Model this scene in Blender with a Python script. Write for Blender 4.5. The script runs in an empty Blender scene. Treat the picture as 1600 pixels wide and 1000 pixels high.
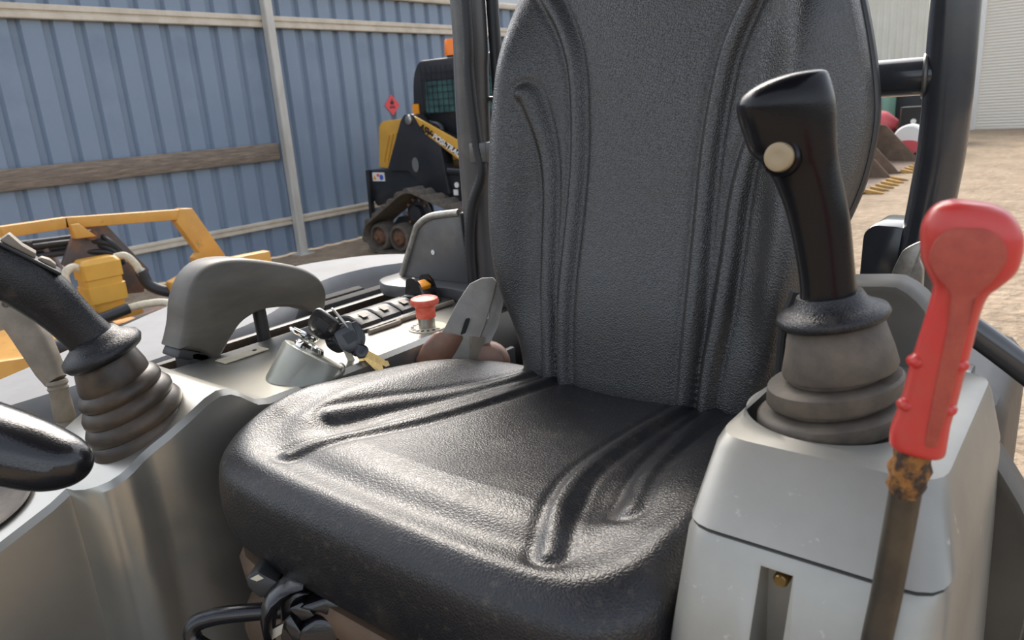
import bpy, bmesh, math, random
import numpy as np
from mathutils import Vector, Matrix
random.seed(7); np.random.seed(7)
S = bpy.context.scene
COL = S.collection
R = math.radians

# ------------------------------------------------------------------ camera, sky, sun, exposure
cam_d = bpy.data.cameras.new('camera'); cam = bpy.data.objects.new('camera', cam_d); COL.objects.link(cam)
CX = Vector((0.78301719, 0.61819008, -0.06873936)); CYD = Vector((0.12106331, -0.25986937, -0.95802484)); CF = Vector((-0.61010471, 0.7418281, -0.27832232))
mw = Matrix.Identity(4)
for i in range(3):
    mw[i][0] = CX[i]; mw[i][1] = -CYD[i]; mw[i][2] = -CF[i]
mw.translation = (0, 0, 1.55)
cam.matrix_world = mw
cam_d.sensor_width = 36; cam_d.lens = 1158 / 1600 * 36
cam_d.clip_start = .02; cam_d.clip_end = 200
cam_d.dof.use_dof = True; cam_d.dof.focus_distance = .85; cam_d.dof.aperture_fstop = 13
S.camera = cam

W = bpy.data.worlds.new('sky'); S.world = W; W.use_nodes = True
nt = W.node_tree; nt.nodes.clear()
sky = nt.nodes.new('ShaderNodeTexSky'); sky.sky_type = 'NISHITA'; sky.sun_disc = False
sky.sun_elevation = R(42); sky.sun_rotation = R(-47); sky.dust_density = 4.0; sky.air_density = 1.0; sky.ozone_density = 1.0
bg = nt.nodes.new('ShaderNodeBackground'); bg.inputs[1].default_value = .36
wo = nt.nodes.new('ShaderNodeOutputWorld')
hs = nt.nodes.new('ShaderNodeHueSaturation'); hs.inputs['Saturation'].default_value = .42
nt.links.new(sky.outputs[0], hs.inputs['Color']); nt.links.new(hs.outputs[0], bg.inputs[0]); nt.links.new(bg.outputs[0], wo.inputs[0])
sd = bpy.data.lights.new('sun', 'SUN'); sun = bpy.data.objects.new('sun', sd); COL.objects.link(sun)
sd.energy = 0.85; sd.angle = R(22); sd.color = (1, .86, .66)
to_sun = Vector((-.73, .68, .90)).normalized()
sun.rotation_euler = to_sun.to_track_quat('Z', 'Y').to_euler(); sun.location = (-8, 8, 12)
S.view_settings.view_transform = 'Standard'; S.view_settings.look = 'None'
S.view_settings.exposure = 0.22; S.view_settings.gamma = 1; S.view_settings.use_curve_mapping = False

# ------------------------------------------------------------------ materials
def mat(name, col, rough=.5, metal=0., col2=None, ns=20., lo=.4, hi=.65, bump=None, coat=0., spec=None, col3=None, ns3=6., lo3=.55, hi3=.7,
        emit=0, trans=0, alpha=None, stretch=None, rough2=None):
    m = bpy.data.materials.new(name); m.use_nodes = True
    n = m.node_tree; b = n.nodes['Principled BSDF']
    b.inputs['Roughness'].default_value = rough; b.inputs['Metallic'].default_value = metal
    b.inputs['Base Color'].default_value = (*col, 1)
    if coat: b.inputs['Coat Weight'].default_value = coat; b.inputs['Coat Roughness'].default_value = .12
    if spec is not None: b.inputs['Specular IOR Level'].default_value = spec
    if trans: b.inputs['Transmission Weight'].default_value = trans
    tc = n.nodes.new('ShaderNodeTexCoord'); vec = tc.outputs['Object']
    if stretch:
        mp = n.nodes.new('ShaderNodeMapping'); mp.inputs['Scale'].default_value = stretch
        n.links.new(vec, mp.inputs[0]); vecc = mp.outputs[0]
    else: vecc = vec
    def mask(scale, lo_, hi_, detail=6.):
        t = n.nodes.new('ShaderNodeTexNoise'); t.inputs['Scale'].default_value = scale; t.inputs['Detail'].default_value = detail
        t.inputs['Roughness'].default_value = .62
        n.links.new(vecc, t.inputs['Vector'])
        r = n.nodes.new('ShaderNodeMapRange'); r.inputs[1].default_value = lo_; r.inputs[2].default_value = hi_
        n.links.new(t.outputs[0], r.inputs[0]); return r.outputs[0]
    cur = None
    if col2:
        mx = n.nodes.new('ShaderNodeMix'); mx.data_type = 'RGBA'
        mx.inputs[6].default_value = (*col, 1); mx.inputs[7].default_value = (*col2, 1)
        k = mask(ns, lo, hi); n.links.new(k, mx.inputs[0]); cur = mx.outputs[2]
        if rough2 is not None:
            rr = n.nodes.new('ShaderNodeMapRange'); rr.inputs[3].default_value = rough; rr.inputs[4].default_value = rough2
            n.links.new(k, rr.inputs[0]); n.links.new(rr.outputs[0], b.inputs['Roughness'])
    if col3:
        mx = n.nodes.new('ShaderNodeMix'); mx.data_type = 'RGBA'
        if cur: n.links.new(cur, mx.inputs[6])
        else: mx.inputs[6].default_value = (*col, 1)
        mx.inputs[7].default_value = (*col3, 1)
        n.links.new(mask(ns3, lo3, hi3), mx.inputs[0]); cur = mx.outputs[2]
    if cur: n.links.new(cur, b.inputs['Base Color'])
    if bump:
        kind, sc, st, dist = bump
        bp = n.nodes.new('ShaderNodeBump'); bp.inputs['Strength'].default_value = st; bp.inputs['Distance'].default_value = dist
        if kind == 'leather':
            no = n.nodes.new('ShaderNodeTexNoise'); no.inputs['Scale'].default_value = sc * .6; no.inputs['Detail'].default_value = 2
            n.links.new(vec, no.inputs['Vector'])
            ad = n.nodes.new('ShaderNodeVectorMath'); ad.operation = 'MULTIPLY_ADD'
            ad.inputs[1].default_value = (.004,) * 3
            n.links.new(no.outputs['Color'], ad.inputs[0]); n.links.new(vec, ad.inputs[2])
            t = n.nodes.new('ShaderNodeTexVoronoi'); t.feature = 'DISTANCE_TO_EDGE'; t.inputs['Scale'].default_value = sc
            n.links.new(ad.outputs[0], t.inputs['Vector'])
            r = n.nodes.new('ShaderNodeMapRange'); r.inputs[1].default_value = 0; r.inputs[2].default_value = .3
            r.interpolation_type = 'SMOOTHSTEP'
            n.links.new(t.outputs['Distance'], r.inputs[0]); h = r.outputs[0]
        else:
            t = n.nodes.new('ShaderNodeTexNoise'); t.inputs['Scale'].default_value = sc; t.inputs['Detail'].default_value = 5
            n.links.new(vecc if kind == 'grain' else vec, t.inputs['Vector']); h = t.outputs[0]
        n.links.new(h, bp.inputs['Height']); n.links.new(bp.outputs[0], b.inputs['Normal'])
    return m
M = {}
M['leather'] = mat('black_vinyl', (.036, .036, .036), .33, bump=('leather', 330, .36, .001), col2=(.042, .039, .035), ns=30, lo=.45, hi=.7, rough2=.40, spec=.75)
M['leather_seat'] = mat('black_vinyl_dusty', (.011, .011, .013), .35, bump=('leather', 330, .22, .001), col2=(.028, .023, .018), ns=22, lo=.52, hi=.8, rough2=.5, spec=.55, col3=(.075, .06, .045), ns3=120, lo3=.56, hi3=.84)
M['shell'] = mat('seat_shell_plastic', (.02, .02, .022), .45)
M['rubber'] = mat('dusty_rubber', (.075, .062, .05), .62, col2=(.15, .12, .09), ns=35, lo=.4, hi=.75, bump=('noise', 300, .15, .0006))
M['rubber_brown'] = mat('dusty_brown_rubber', (.034, .026, .020), .42, col2=(.10, .068, .042), ns=28, lo=.4, hi=.75, bump=('noise', 220, .15, .0006))
M['bellows'] = mat('brown_bellows', (.10, .065, .042), .6, col2=(.17, .11, .07), ns=14, lo=.35, hi=.7)
M['gripL'] = mat('worn_black_grip', (.010, .010, .012), .34, bump=('leather', 520, .3, .0007), col2=(.045, .037, .03), ns=60, lo=.56, hi=.8, rough2=.55)
M['gripR'] = mat('glossy_black_grip', (.006, .006, .008), .22, bump=('leather', 420, .05, .0005), spec=.3)
M['gloss'] = mat('glossy_black_plastic', (.01, .01, .012), .22, bump=('leather', 420, .12, .0006), coat=.3)
M['blackplastic'] = mat('matte_black_plastic', (.018, .018, .02), .45, col2=(.045, .042, .038), ns=12, lo=.45, hi=.75)
M['silver'] = mat('silver_painted_panel', (.38, .37, .335), .38, .5, col2=(.27, .262, .235), ns=5, lo=.35, hi=.7, bump=('noise', 60, .03, .001), col3=(.55, .53, .48), ns3=60, lo3=.66, hi3=.72, rough2=.45)
M['silverdark'] = mat('dull_silver_panel', (.44, .43, .39), .30, .78, col2=(.36, .35, .31), ns=6, lo=.35, hi=.7, col3=(.48, .45, .38), ns3=45, lo3=.68, hi3=.72, bump=('noise', 60, .03, .001))
M['bonnet'] = mat('pale_bonnet_paint', (.22, .225, .23), .62, 0, col2=(.19, .19, .19), spec=.25, ns=9)
M['conepaint'] = mat('grey_green_cone_paint', (.33, .33, .28), .32, .4, col2=(.27, .265, .22), ns=12)
M['armfoam'] = mat('grey_foam', (.080, .073, .060), .45, col2=(.115, .10, .078), ns=10, lo=.4, hi=.7, bump=('noise', 350, .12, .0005), stretch=(1, 1, 4))
M['vent'] = mat('matte_vent_plastic', (.022, .021, .020), .75, spec=.25, col2=(.05, .045, .038), ns=14, lo=.5, hi=.8)
M['tan'] = mat('tan_plastic', (.25, .21, .16), .55, col2=(.18, .15, .11), ns=30, bump=('noise', 400, .1, .0005))
M['buttontan'] = mat('tan_button', (.36, .28, .17), .4, .2)
M['cream'] = mat('cream_plate', (.62, .56, .42), .5, col2=(.5, .44, .32), ns=60)
M['red'] = mat('red_plastic', (.56, .035, .03), .34, col2=(.50, .06, .045), ns=40, bump=('noise', 250, .08, .0005), coat=.15)
M['redworn'] = mat('worn_red_plastic', (.36, .06, .04), .6, col2=(.42, .08, .05), ns=160, lo=.35, hi=.65, bump=('noise', 500, .2, .0006))
M['estop'] = mat('faded_red_plastic', (.72, .10, .055), .4, col2=(.78, .19, .12), ns=90)
M['rust'] = mat('rusty_steel_rod', (.06, .052, .042), .38, .5, col2=(.12, .095, .065), ns=25, lo=.4, hi=.7)
M['rusty'] = mat('rust_flakes', (.30, .13, .03), .8, col2=(.05, .03, .02), ns=120, lo=.42, hi=.55, bump=('noise', 220, .8, .003))
M['frame'] = mat('dark_frame_paint', (.034, .038, .046), .18, col2=(.055, .056, .06), ns=8, coat=.35)
M['frameL'] = mat('hazy_frame_paint', (.10, .10, .102), .33, .2, col2=(.16, .15, .135), ns=14, lo=.5, hi=.75)  # frame paint lightened to imitate flare haze over the left post
M['edge'] = mat('pale_steel_edge', (.42, .40, .36), .35, .7, col2=(.25, .23, .2), ns=60)
M['chrome'] = mat('chrome', (.75, .74, .70), .10, 1.)
M['brass'] = mat('brass_key', (.62, .42, .15), .25, 1., col2=(.5, .33, .14), ns=200)
M['steel'] = mat('dull_steel', (.42, .41, .37), .35, .9)
M['fender'] = mat('grey_fender_plastic', (.125, .118, .105), .52, col2=(.16, .148, .125), ns=14, bump=('noise', 300, .1, .0005))
M['hose'] = mat('black_hose', (.02, .021, .024), .45)
M['beltplate'] = mat('grey_belt_stalk', (.24, .22, .195), .5, col2=(.31, .28, .24), ns=40)
M['brown'] = mat('brown_vinyl', (.19, .095, .060), .42, col2=(.28, .14, .085), ns=30)
M['orange'] = mat('orange_plastic', (.85, .32, .02), .4)
M['beacon'] = mat('orange_lens', (.95, .22, .01), .25)
M['yellow'] = mat('yellow_paint', (.66, .36, .05), .42, col2=(.58, .31, .05), ns=4, col3=(.45, .25, .06), ns3=12, lo3=.66, hi3=.76)
M['yellow2'] = mat('ochre_yellow_paint', (.60, .31, .06), .45, col2=(.52, .26, .05), ns=6, col3=(.30, .16, .05), ns3=10, lo3=.62, hi3=.75)
M['plate'] = mat('rusty_dark_plate', (.10, .085, .085), .55, .3, col2=(.22, .12, .07), ns=7, lo=.5, hi=.7)
M['loader'] = mat('black_loader_paint', (.016, .018, .022), .32, col2=(.03, .03, .032), ns=3)
M['trackrubber'] = mat('dusty_track_rubber', (.095, .08, .065), .75, col2=(.15, .125, .10), ns=12)
M['hub'] = mat('rusty_hub', (.20, .095, .05), .7, col2=(.10, .06, .04), ns=20)
M['glass'] = mat('tinted_cab_glass', (.10, .22, .20), .08, 0, trans=.35, col2=(.05, .10, .10), ns=4)
M['white'] = mat('white_print', (.78, .77, .73), .5)
M['dark_print'] = mat('black_print', (.012, .012, .012), .5)
M['bluep'] = mat('blue_print', (.05, .12, .5), .5)
M['sign'] = mat('red_sign', (.80, .075, .085), .45)
M['fence'] = mat('blue_steel_sheet', (.205, .268, .355), .38, .0, col2=(.225, .285, .365), ns=1.6, lo=.35, hi=.7, col3=(.16, .21, .285), ns3=.9, lo3=.55, hi3=.75)
M['galv'] = mat('galvanised_steel', (.60, .58, .53), .45, .15, col2=(.50, .48, .43), ns=7, stretch=(1, 1, .25))
M['girt'] = mat('cream_rail_steel', (.66, .59, .48), .45, .1, col2=(.54, .47, .37), ns=5)
M['timber'] = mat('weathered_timber', (.26, .205, .16), .75, col2=(.12, .092, .07), ns=9, lo=.35, hi=.7, stretch=(8, .7, 8), bump=('grain', 30, .35, .004), col3=(.36, .29, .21), ns3=5, lo3=.5, hi3=.75)
M['ground'] = mat('dusty_ground', (.34, .255, .17), .9, col2=(.25, .185, .12), ns=1.3, lo=.38, hi=.62, col3=(.44, .345, .24), ns3=7, lo3=.5, hi3=.75, bump=('noise', 9, 1., .08))
M['creamwall'] = mat('cream_shed_sheet', (.80, .76, .65), .55, col2=(.74, .70, .59), ns=1.2)
M['door'] = mat('cream_roller_slat', (.78, .73, .64), .5)
M['trim'] = mat('white_trim', (.76, .75, .71), .5)
M['bucket'] = mat('rusty_bucket_steel', (.16, .115, .085), .65, .3, col2=(.24, .17, .12), ns=5)
M['tooth'] = mat('yellow_tooth', (.50, .29, .07), .6, col2=(.28, .18, .08), ns=9)
M['pinkred'] = mat('faded_red_paint', (.62, .10, .11), .4)
M['green'] = mat('faded_green_paint', (.16, .30, .23), .5)
M['pale'] = mat('pale_render_wall', (.62, .64, .63), .6)
M['leaf'] = mat('leaf', (.10, .20, .05), .6, col2=(.16, .27, .08), ns=3)
M['sticker'] = mat('orange_sticker', (.62, .20, .05), .5, col2=(.4, .1, .04), ns=90)

# ------------------------------------------------------------------ helpers
def V3(p): return np.array(p, float)
def thing(name, label, cat, loc=(0, 0, 0), group=None):
    o = bpy.data.objects.new(name, None); COL.objects.link(o); o.location = loc
    o.empty_display_size = .05
    o['label'] = label; o['category'] = cat
    if group: o['group'] = group
    return o
def tag(o, label, cat, group=None):
    o['label'] = label; o['category'] = cat
    if group: o['group'] = group
    return o
def origin(o):
    while o.parent: o = o.parent
    return V3(o.location)
def join(*geos):
    vs = []; fs = []; k = 0
    for v, f in geos:
        v = np.asarray(v, float); vs.append(v); fs += [tuple(i + k for i in q) for q in f]; k += len(v)
    return np.concatenate(vs), fs
def obj(name, geo, m, parent=None, loc=None, label=None, smooth=38, kind=None, bevel=0):
    v, f = geo; v = np.asarray(v, float)
    if parent is not None: off = origin(parent)
    elif loc is not None: off = V3(loc)
    else: off = np.zeros(3)
    me = bpy.data.meshes.new(name); me.from_pydata((v - off).tolist(), [], [tuple(int(i) for i in q) for q in f]); me.validate()
    bm = bmesh.new(); bm.from_mesh(me); bmesh.ops.recalc_face_normals(bm, faces=bm.faces)
    if bevel:
        es = [e for e in bm.edges if len(e.link_faces) == 2 and e.calc_face_angle(0) > R(35)]
        bmesh.ops.bevel(bm, geom=es, offset=bevel, segments=2, profile=.5, affect='EDGES', clamp_overlap=True)
    bm.to_mesh(me); bm.free()
    if smooth:
        me.shade_smooth(); me.set_sharp_from_angle(angle=R(smooth))
    me.materials.append(M[m] if isinstance(m, str) else m)
    o = bpy.data.objects.new(name, me); COL.objects.link(o)
    if parent is not None: o.parent = parent
    else: o.location = off
    if label: o['label'] = label
    if kind: o['kind'] = kind
    return o
def dup(o, delta=(0, 0, 0), parent=None, label=None):
    c = o.copy(); COL.objects.link(c)
    if parent is not None: c.parent = parent
    else: c.location = Vector(o.location) + Vector(delta)
    for ch in list(o.children): dup(ch, parent=c)
    if label: c['label'] = label
    return c
def shift(o, parent, delta):            # a copy of a part, moved inside its thing
    c = o.copy(); COL.objects.link(c); c.parent = parent; c.location = Vector(o.location) + Vector(delta)
    return c
def box(x0, x1, y0, y1, z0, z1):
    v = [(x, y, z) for z in (z0, z1) for y in (y0, y1) for x in (x0, x1)]
    return np.array(v), [(0, 2, 3, 1), (4, 5, 7, 6), (0, 1, 5, 4), (2, 6, 7, 3), (0, 4, 6, 2), (1, 3, 7, 5)]
def obox(c, ax, ay, az, sx, sy, sz):    # oriented box
    v, f = box(-sx / 2, sx / 2, -sy / 2, sy / 2, -sz / 2, sz / 2)
    ax, ay, az = [V3(a) / np.linalg.norm(a) for a in (ax, ay, az)]
    return V3(c) + v[:, :1] * ax + v[:, 1:2] * ay + v[:, 2:] * az, f
def beam(p, q, w, h, up=(0, 0, 1)):     # rectangular bar from p to q
    p = V3(p); q = V3(q); d = q - p; L = np.linalg.norm(d); d /= L
    s = np.cross(d, V3(up)); s /= np.linalg.norm(s); u = np.cross(s, d)
    return obox((p + q) / 2, d, s, u, L, w, h)
def loft(rings, cap=True, wrap=False):
    rings = [np.asarray(r, float) for r in rings]; n = len(rings[0]); v = np.concatenate(rings); f = []
    for i in range(len(rings) - 1):
        for j in range(n):
            a = i * n + j; b = i * n + (j + 1) % n; f.append((a, b, b + n, a + n))
    if wrap:
        o = (len(rings) - 1) * n
        for j in range(n): f.append((o + j, o + (j + 1) % n, (j + 1) % n, j))
    elif cap:
        f.append(tuple(range(n))[::-1]); f.append(tuple(range((len(rings) - 1) * n, len(rings) * n)))
    return v, f
def circ(c, a, b, n=24, e=2., t0=0.):
    c = V3(c); a = V3(a); b = V3(b); out = []
    for k in range(n):
        t = t0 + 2 * math.pi * k / n; ct, st = math.cos(t), math.sin(t)
        out.append(c + a * math.copysign(abs(ct) ** (2 / e), ct) + b * math.copysign(abs(st) ** (2 / e), st))
    return np.array(out)
def basis(ax):
    ax = V3(ax); ax = ax / np.linalg.norm(ax)
    h = V3((1, 0, 0)) if abs(ax[0]) < .8 else V3((0, 1, 0))
    u = h - ax * (h @ ax); u /= np.linalg.norm(u); return ax, u, np.cross(ax, u)
def lathe(c, ax, prof, n=28, u=None, e=2., sx=1., sy=1., cap=True):    # prof: (radius, height) along ax
    ax, U, Vv = basis(ax)
    if u is not None:
        U = V3(u) - ax * (V3(u) @ ax); U /= np.linalg.norm(U); Vv = np.cross(ax, U)
    return loft([circ(V3(c) + ax * h, U * r * sx, Vv * r * sy, n, e) for r, h in prof], cap)
def spline(pts, k=8):
    p = [V3(q) for q in pts]; p = [2 * p[0] - p[1]] + p + [2 * p[-1] - p[-2]]; out = []
    for i in range(1, len(p) - 2):
        for j in range(k):
            t = j / k
            out.append(.5 * ((2 * p[i]) + (-p[i - 1] + p[i + 1]) * t + (2 * p[i - 1] - 5 * p[i] + 4 * p[i + 1] - p[i + 2]) * t * t + (-p[i - 1] + 3 * p[i] - 3 * p[i + 1] + p[i + 2]) * t ** 3))
    out.append(p[-2]); return np.array(out)
def tube(pts, r, n=14, k=8, smooth=True, closed=False, ridge=0, pitch=1):
    P = spline(pts, k) if smooth and len(pts) > 2 else np.array([V3(q) for q in pts])
    if ridge:
        dd = np.r_[0, np.cumsum(np.linalg.norm(np.diff(P, axis=0), axis=1))]; sN = np.linspace(0, dd[-1], int(dd[-1] / .0035))
        P = np.stack([np.interp(sN, dd, P[:, i]) for i in range(3)], 1)
    N = len(P); rs = np.interp(np.linspace(0, 1, N), np.linspace(0, 1, len(r)), r) if hasattr(r, '__len__') else np.full(N, r)
    T = np.gradient(P, axis=0); T /= np.linalg.norm(T, axis=1)[:, None]
    _, u, _ = basis(T[0]); rings = []
    for i in range(N):
        u = u - T[i] * (u @ T[i]); u /= np.linalg.norm(u); w = np.cross(T[i], u)
        rr = rs[i] * (1 + (ridge if (i // pitch) % 2 else 0))
        rings.append(circ(P[i], u * rr, w * rr, n))
    return loft(rings, not closed, closed)
def prism(outl, d, z0=0):               # outline (list of 3D points), pushed by vector d
    a = np.array([V3(p) for p in outl]); return loft([a, a + V3(d)])
def roundpoly(pts, r, k=4):             # rounds the corners of a 2D polygon
    out = []; n = len(pts)
    for i in range(n):
        p = V3(pts[i]); a = V3(pts[i - 1]) - p; b = V3(pts[(i + 1) % n]) - p
        la, lb = np.linalg.norm(a), np.linalg.norm(b)
        ri = r[i] if hasattr(r, '__len__') else r
        q = min(ri, la * .45, lb * .45); s = p + a / la * q; e = p + b / lb * q
        for j in range(k + 1):
            t = j / k; out.append((1 - t) ** 2 * s + 2 * t * (1 - t) * p + t * t * e)
    return np.array(out)
def rrect(x0, x1, y0, y1, r, n=64):     # rounded rectangle ring with n points, by angle
    cx, cy = (x0 + x1) / 2, (y0 + y1) / 2; hx, hy = (x1 - x0) / 2, (y1 - y0) / 2; out = []
    base = roundpoly([(x0, y0), (x1, y0), (x1, y1), (x0, y1)], r, 8)
    seg = np.vstack([base, base[:1]]); d = np.r_[0, np.cumsum(np.linalg.norm(np.diff(seg, axis=0), axis=1))]
    s = np.linspace(0, d[-1], n, endpoint=False)
    return np.stack([np.interp(s, d, seg[:, 0]), np.interp(s, d, seg[:, 1])], 1)
def at_z(ring2, z): return np.c_[ring2, np.full(len(ring2), z) if np.isscalar(z) else z]
def sst(a, b, x):
    t = np.clip((x - a) / (b - a), 0, 1); return t * t * (3 - 2 * t)
def polydist(X, Y, pts):
    d = np.full(X.shape, 1e9)
    for (ax, ay), (bx, by) in zip(pts[:-1], pts[1:]):
        vx, vy = bx - ax, by - ay; t = np.clip(((X - ax) * vx + (Y - ay) * vy) / (vx * vx + vy * vy), 0, 1)
        d = np.minimum(d, np.hypot(X - ax - t * vx, Y - ay - t * vy))
    return d
def resample(p, n):
    p = np.asarray(p, float); seg = np.vstack([p, p[:1]]); d = np.r_[0, np.cumsum(np.linalg.norm(np.diff(seg, axis=0), axis=1))]
    s = np.linspace(0, d[-1], n, endpoint=False); return np.stack([np.interp(s, d, seg[:, i]) for i in range(p.shape[1])], 1)

# ================================================================== THE SETTING
g = obj('ground', (np.array([(-30, -12, 0), (25, -12, 0), (25, 45, 0), (-30, 45, 0)]), [(0, 1, 2, 3)]), 'ground', kind='structure', smooth=0)

# blue steel fence along x = -7.62
FX = -7.62; FTOP = 2.99
wall = bpy.data.objects.new('wall_left', None); COL.objects.link(wall); wall.location = (FX, 0, 0); wall['kind'] = 'structure'
def sheet_geo(y0, pitch=.27, ribs=3, z0=.02, z1=FTOP):
    prof = []
    for k in range(ribs):
        b = y0 + k * pitch
        prof += [(b, 0), (b + .165, 0), (b + .180, -.045), (b + .245, -.045)]
    prof.append((y0 + ribs * pitch, 0))
    prof = [(FX + dx, y) for y, dx in prof]
    v = [(x, y, z) for z in (z0, z1) for x, y in prof]; n = len(prof)
    return np.array(v), [(i, i + 1, i + 1 + n, i + n) for i in range(n - 1)]
sh0 = obj('steel_sheet', sheet_geo(-1.5), 'fence', wall, smooth=0)
for k in range(1, 32): shift(sh0, wall, (0, .81 * k, 0))
def rail_geo(z, y0=-1.5, y1=24.4, h=.085):
    pr = [(0, -h / 2), (.045, -h / 2), (.05, -h / 2 + .008), (.05, -.012), (.032, -.004), (.032, .006), (.05, .014), (.05, h / 2 - .006), (.045, h / 2), (0, h / 2)]
    return loft([np.array([(FX + .002 + a, y, z + b) for a, b in pr]) for y in (y0, y1)])
for z, h in ((2.625, .125), (.41, .09)): obj('rail', rail_geo(z, h=h), 'girt', wall, smooth=25)
obj('capping', box(FX - .05, FX + .06, -1.5, 24.4, FTOP - .03, FTOP + .05), 'girt', wall, bevel=.01)
p0 = obj('post', join(loft([at_z(rrect(FX + .055, FX + .155, 5.225, 5.325, .012, 24), z) for z in (0, 3.02)]), box(FX + .03, FX + .2, 5.17, 5.38, 0, .012)), 'galv', wall)
for y in (-.9, 11.3, 17.2): shift(p0, wall, (0, y - 5.27, 0))

# cream shed across the yard
SY = 24.58
wb = bpy.data.objects.new('wall_back', None); COL.objects.link(wb); wb.location = (-7, SY, 0); wb['kind'] = 'structure'
def csheet(x0, n=6, p=.18):
    pr = []
    for k in range(n):
        b = x0 + k * p; pr += [(b, 0), (b + .10, 0), (b + .115, -.025), (b + .155, -.025), (b + .17, 0)]
    pr.append((x0 + n * p, 0)); m = len(pr)
    v = [(x, SY + d, z) for z in (0, 5.6) for x, d in pr]
    return np.array(v), [(i, i + 1, i + 1 + m, i + m) for i in range(m - 1)]
cs = obj('wall_sheet', csheet(-8.66), 'creamwall', wb, smooth=0)
for k in range(1, 5): shift(cs, wb, (1.08 * k, 0, 0))
shift(cs, wb, (8.66 + 1.6, 0, 0)); shift(cs, wb, (8.66 + 2.68, 0, 0))
obj('header_sheet', box(-3.3, 1.7, SY, SY + .1, 4.7, 5.6), 'creamwall', wb, smooth=0)
tr = obj('trim_1', box(-3.27, -3.13, SY - .10, SY + .02, 0, 4.75), 'trim', kind='structure', bevel=.01)
obj('trim_2', box(1.5, 1.64, SY - .10, SY + .02, 0, 4.75), 'trim', kind='structure', bevel=.01)
dr = bpy.data.objects.new('door_1', None); COL.objects.link(dr); dr.location = (-.8, SY, 0); dr['kind'] = 'structure'
def slat(z): 
    pr = [(0, 0), (-.022, .02), (-.026, .045), (-.018, .07), (0, .078)]
    v = [(x, SY + .03 + d, z + h) for x in (-3.15, 1.52) for d, h in pr]; n = len(pr)
    return np.array(v), [(i, i + 1, i + 1 + n, i + n) for i in range(n - 1)]
s0 = obj('slat', slat(.06), 'door', dr, smooth=50)
for k in range(1, 60): shift(s0, dr, (0, 0, .078 * k))
obj('bottom_rail', box(-3.15, 1.52, SY, SY + .06, 0, .06), 'door', dr, bevel=.008)

# ================================================================== BEHIND THE FENCE
nb = thing('neighbour_building', 'pale building with dark windows showing over the top of the blue fence', 'building', (-16, 12, 0))
obj('wall', box(-20, -14, 8.6, 24, 0, 7.5), 'pale', nb, smooth=0)
for y in (9.4, 11.6, 13.8, 16.0):
    w_ = obj('window', box(-14.02, -13.95, y, y + 1.2, 3.4, 5.2), 'white', nb, smooth=0)
    obj('pane', box(-13.96, -13.93, y + .08, y + 1.12, 3.48, 5.12), 'dark_print', w_, smooth=0)
tt = thing('leafy_tree', 'leafy green tree rising behind the blue fence', 'tree', (-11, 9.5, 0))
obj('trunk', tube([(-11, 9.5, 0), (-11.05, 9.55, 1.4), (-10.95, 9.5, 3)], [.14, .11, .06]), 'timber', tt)
lv = []; lf = []
for i in range(2600):
    d = np.random.normal(size=3); d /= np.linalg.norm(d); c = V3((-11, 9.5, 3.7)) + d * V3((1.3, 1.5, .95)) * np.random.uniform(.55, 1)
    a = np.random.normal(size=3); a /= np.linalg.norm(a); b = np.cross(a, d); b /= np.linalg.norm(b) + 1e-6
    k = len(lv); lv += [c - a * .07, c + b * .035, c + a * .07, c - b * .035]; lf.append((k, k + 1, k + 2, k + 3))
obj('foliage', (np.array(lv), lf), 'leaf', tt, smooth=0, kind='stuff')

# ================================================================== YARD THINGS
pk = [(2.0, 1.215), (5.19, 1.215)]
tag(obj('timber_plank', box(FX + .01, FX + .055, .9, 5.20, 1.125, 1.315), 'timber', loc=(FX, 3, 1.2), bevel=.006), 'long weathered grey timber plank fixed across the blue fence', 'plank')

def diamond(y, z, label):
    t = thing('hazard_sign', label, 'sign', (FX + .03, y, z), 'red hazard diamonds on the fence')
    s = .135
    obj('sign_plate', prism([(FX + .004, y - s, z), (FX + .004, y, z - s), (FX + .004, y + s, z), (FX + .004, y, z + s)], (.004, 0, 0)), 'sign', t, smooth=0)
    fl = [(0, .085), (.016, .06), (.012, .04), (.03, .052), (.034, .03), (.022, .006), (-.022, .006), (-.036, .03), (-.022, .055), (-.012, .035)]
    obj('flame_mark', join(prism([(FX + .008, y + a, z + b) for a, b in fl], (.002, 0, 0)), box(FX + .008, FX + .01, y - .045, y + .045, z - .02, z - .01), box(FX + .008, FX + .01, y - .05, y + .05, z - .04, z - .028)), 'dark_print', t, smooth=0)
diamond(7.075, 1.655, 'red flame diamond sign on the fence, clear of the loader')
diamond(7.60, 1.65, 'red diamond sign on the fence half hidden by the loader cab')

# ---- compact track loader, side on (plane y = 5.85 is its near side)
LY = 5.85
L = thing('track_loader', 'black and yellow compact track loader parked side on against the blue fence', 'loader', (-5.6, 6.6, 0))
def xz(pts, y): return [(x, y, z) for x, z in pts]
obj('engine_cover', prism(roundpoly([(-6.74, .955), (-6.47, .93), (-6.17, 1.49), (-6.60, 1.47), (-6.665, 1.42)], [.03, .02, .02, .07, .05]) @ np.array([[1, 0, 0], [0, 0, 1]]) + V3((0, LY + .10, 0)), (0, 1.25, 0)), 'yellow', L, bevel=.02)
for k in range(5):
    x = -6.64 + k * .065
    obj('louvre', beam((x, LY + .094, 1.02 + k * .005), (x + .14, LY + .094, 1.32 + k * .01), .02, .012, (0, 1, 0)), 'yellow', L)
obj('body', prism(xz([(-6.86, .93), (-6.89, .62), (-6.80, .50), (-6.1, .72), (-5.3, .52), (-4.2, .5), (-4.1, .9), (-4.6, 1.05), (-5.4, .95), (-6.40, .93)], LY + .05), (0, 1.45, 0)), 'loader', L, bevel=.02)
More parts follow.
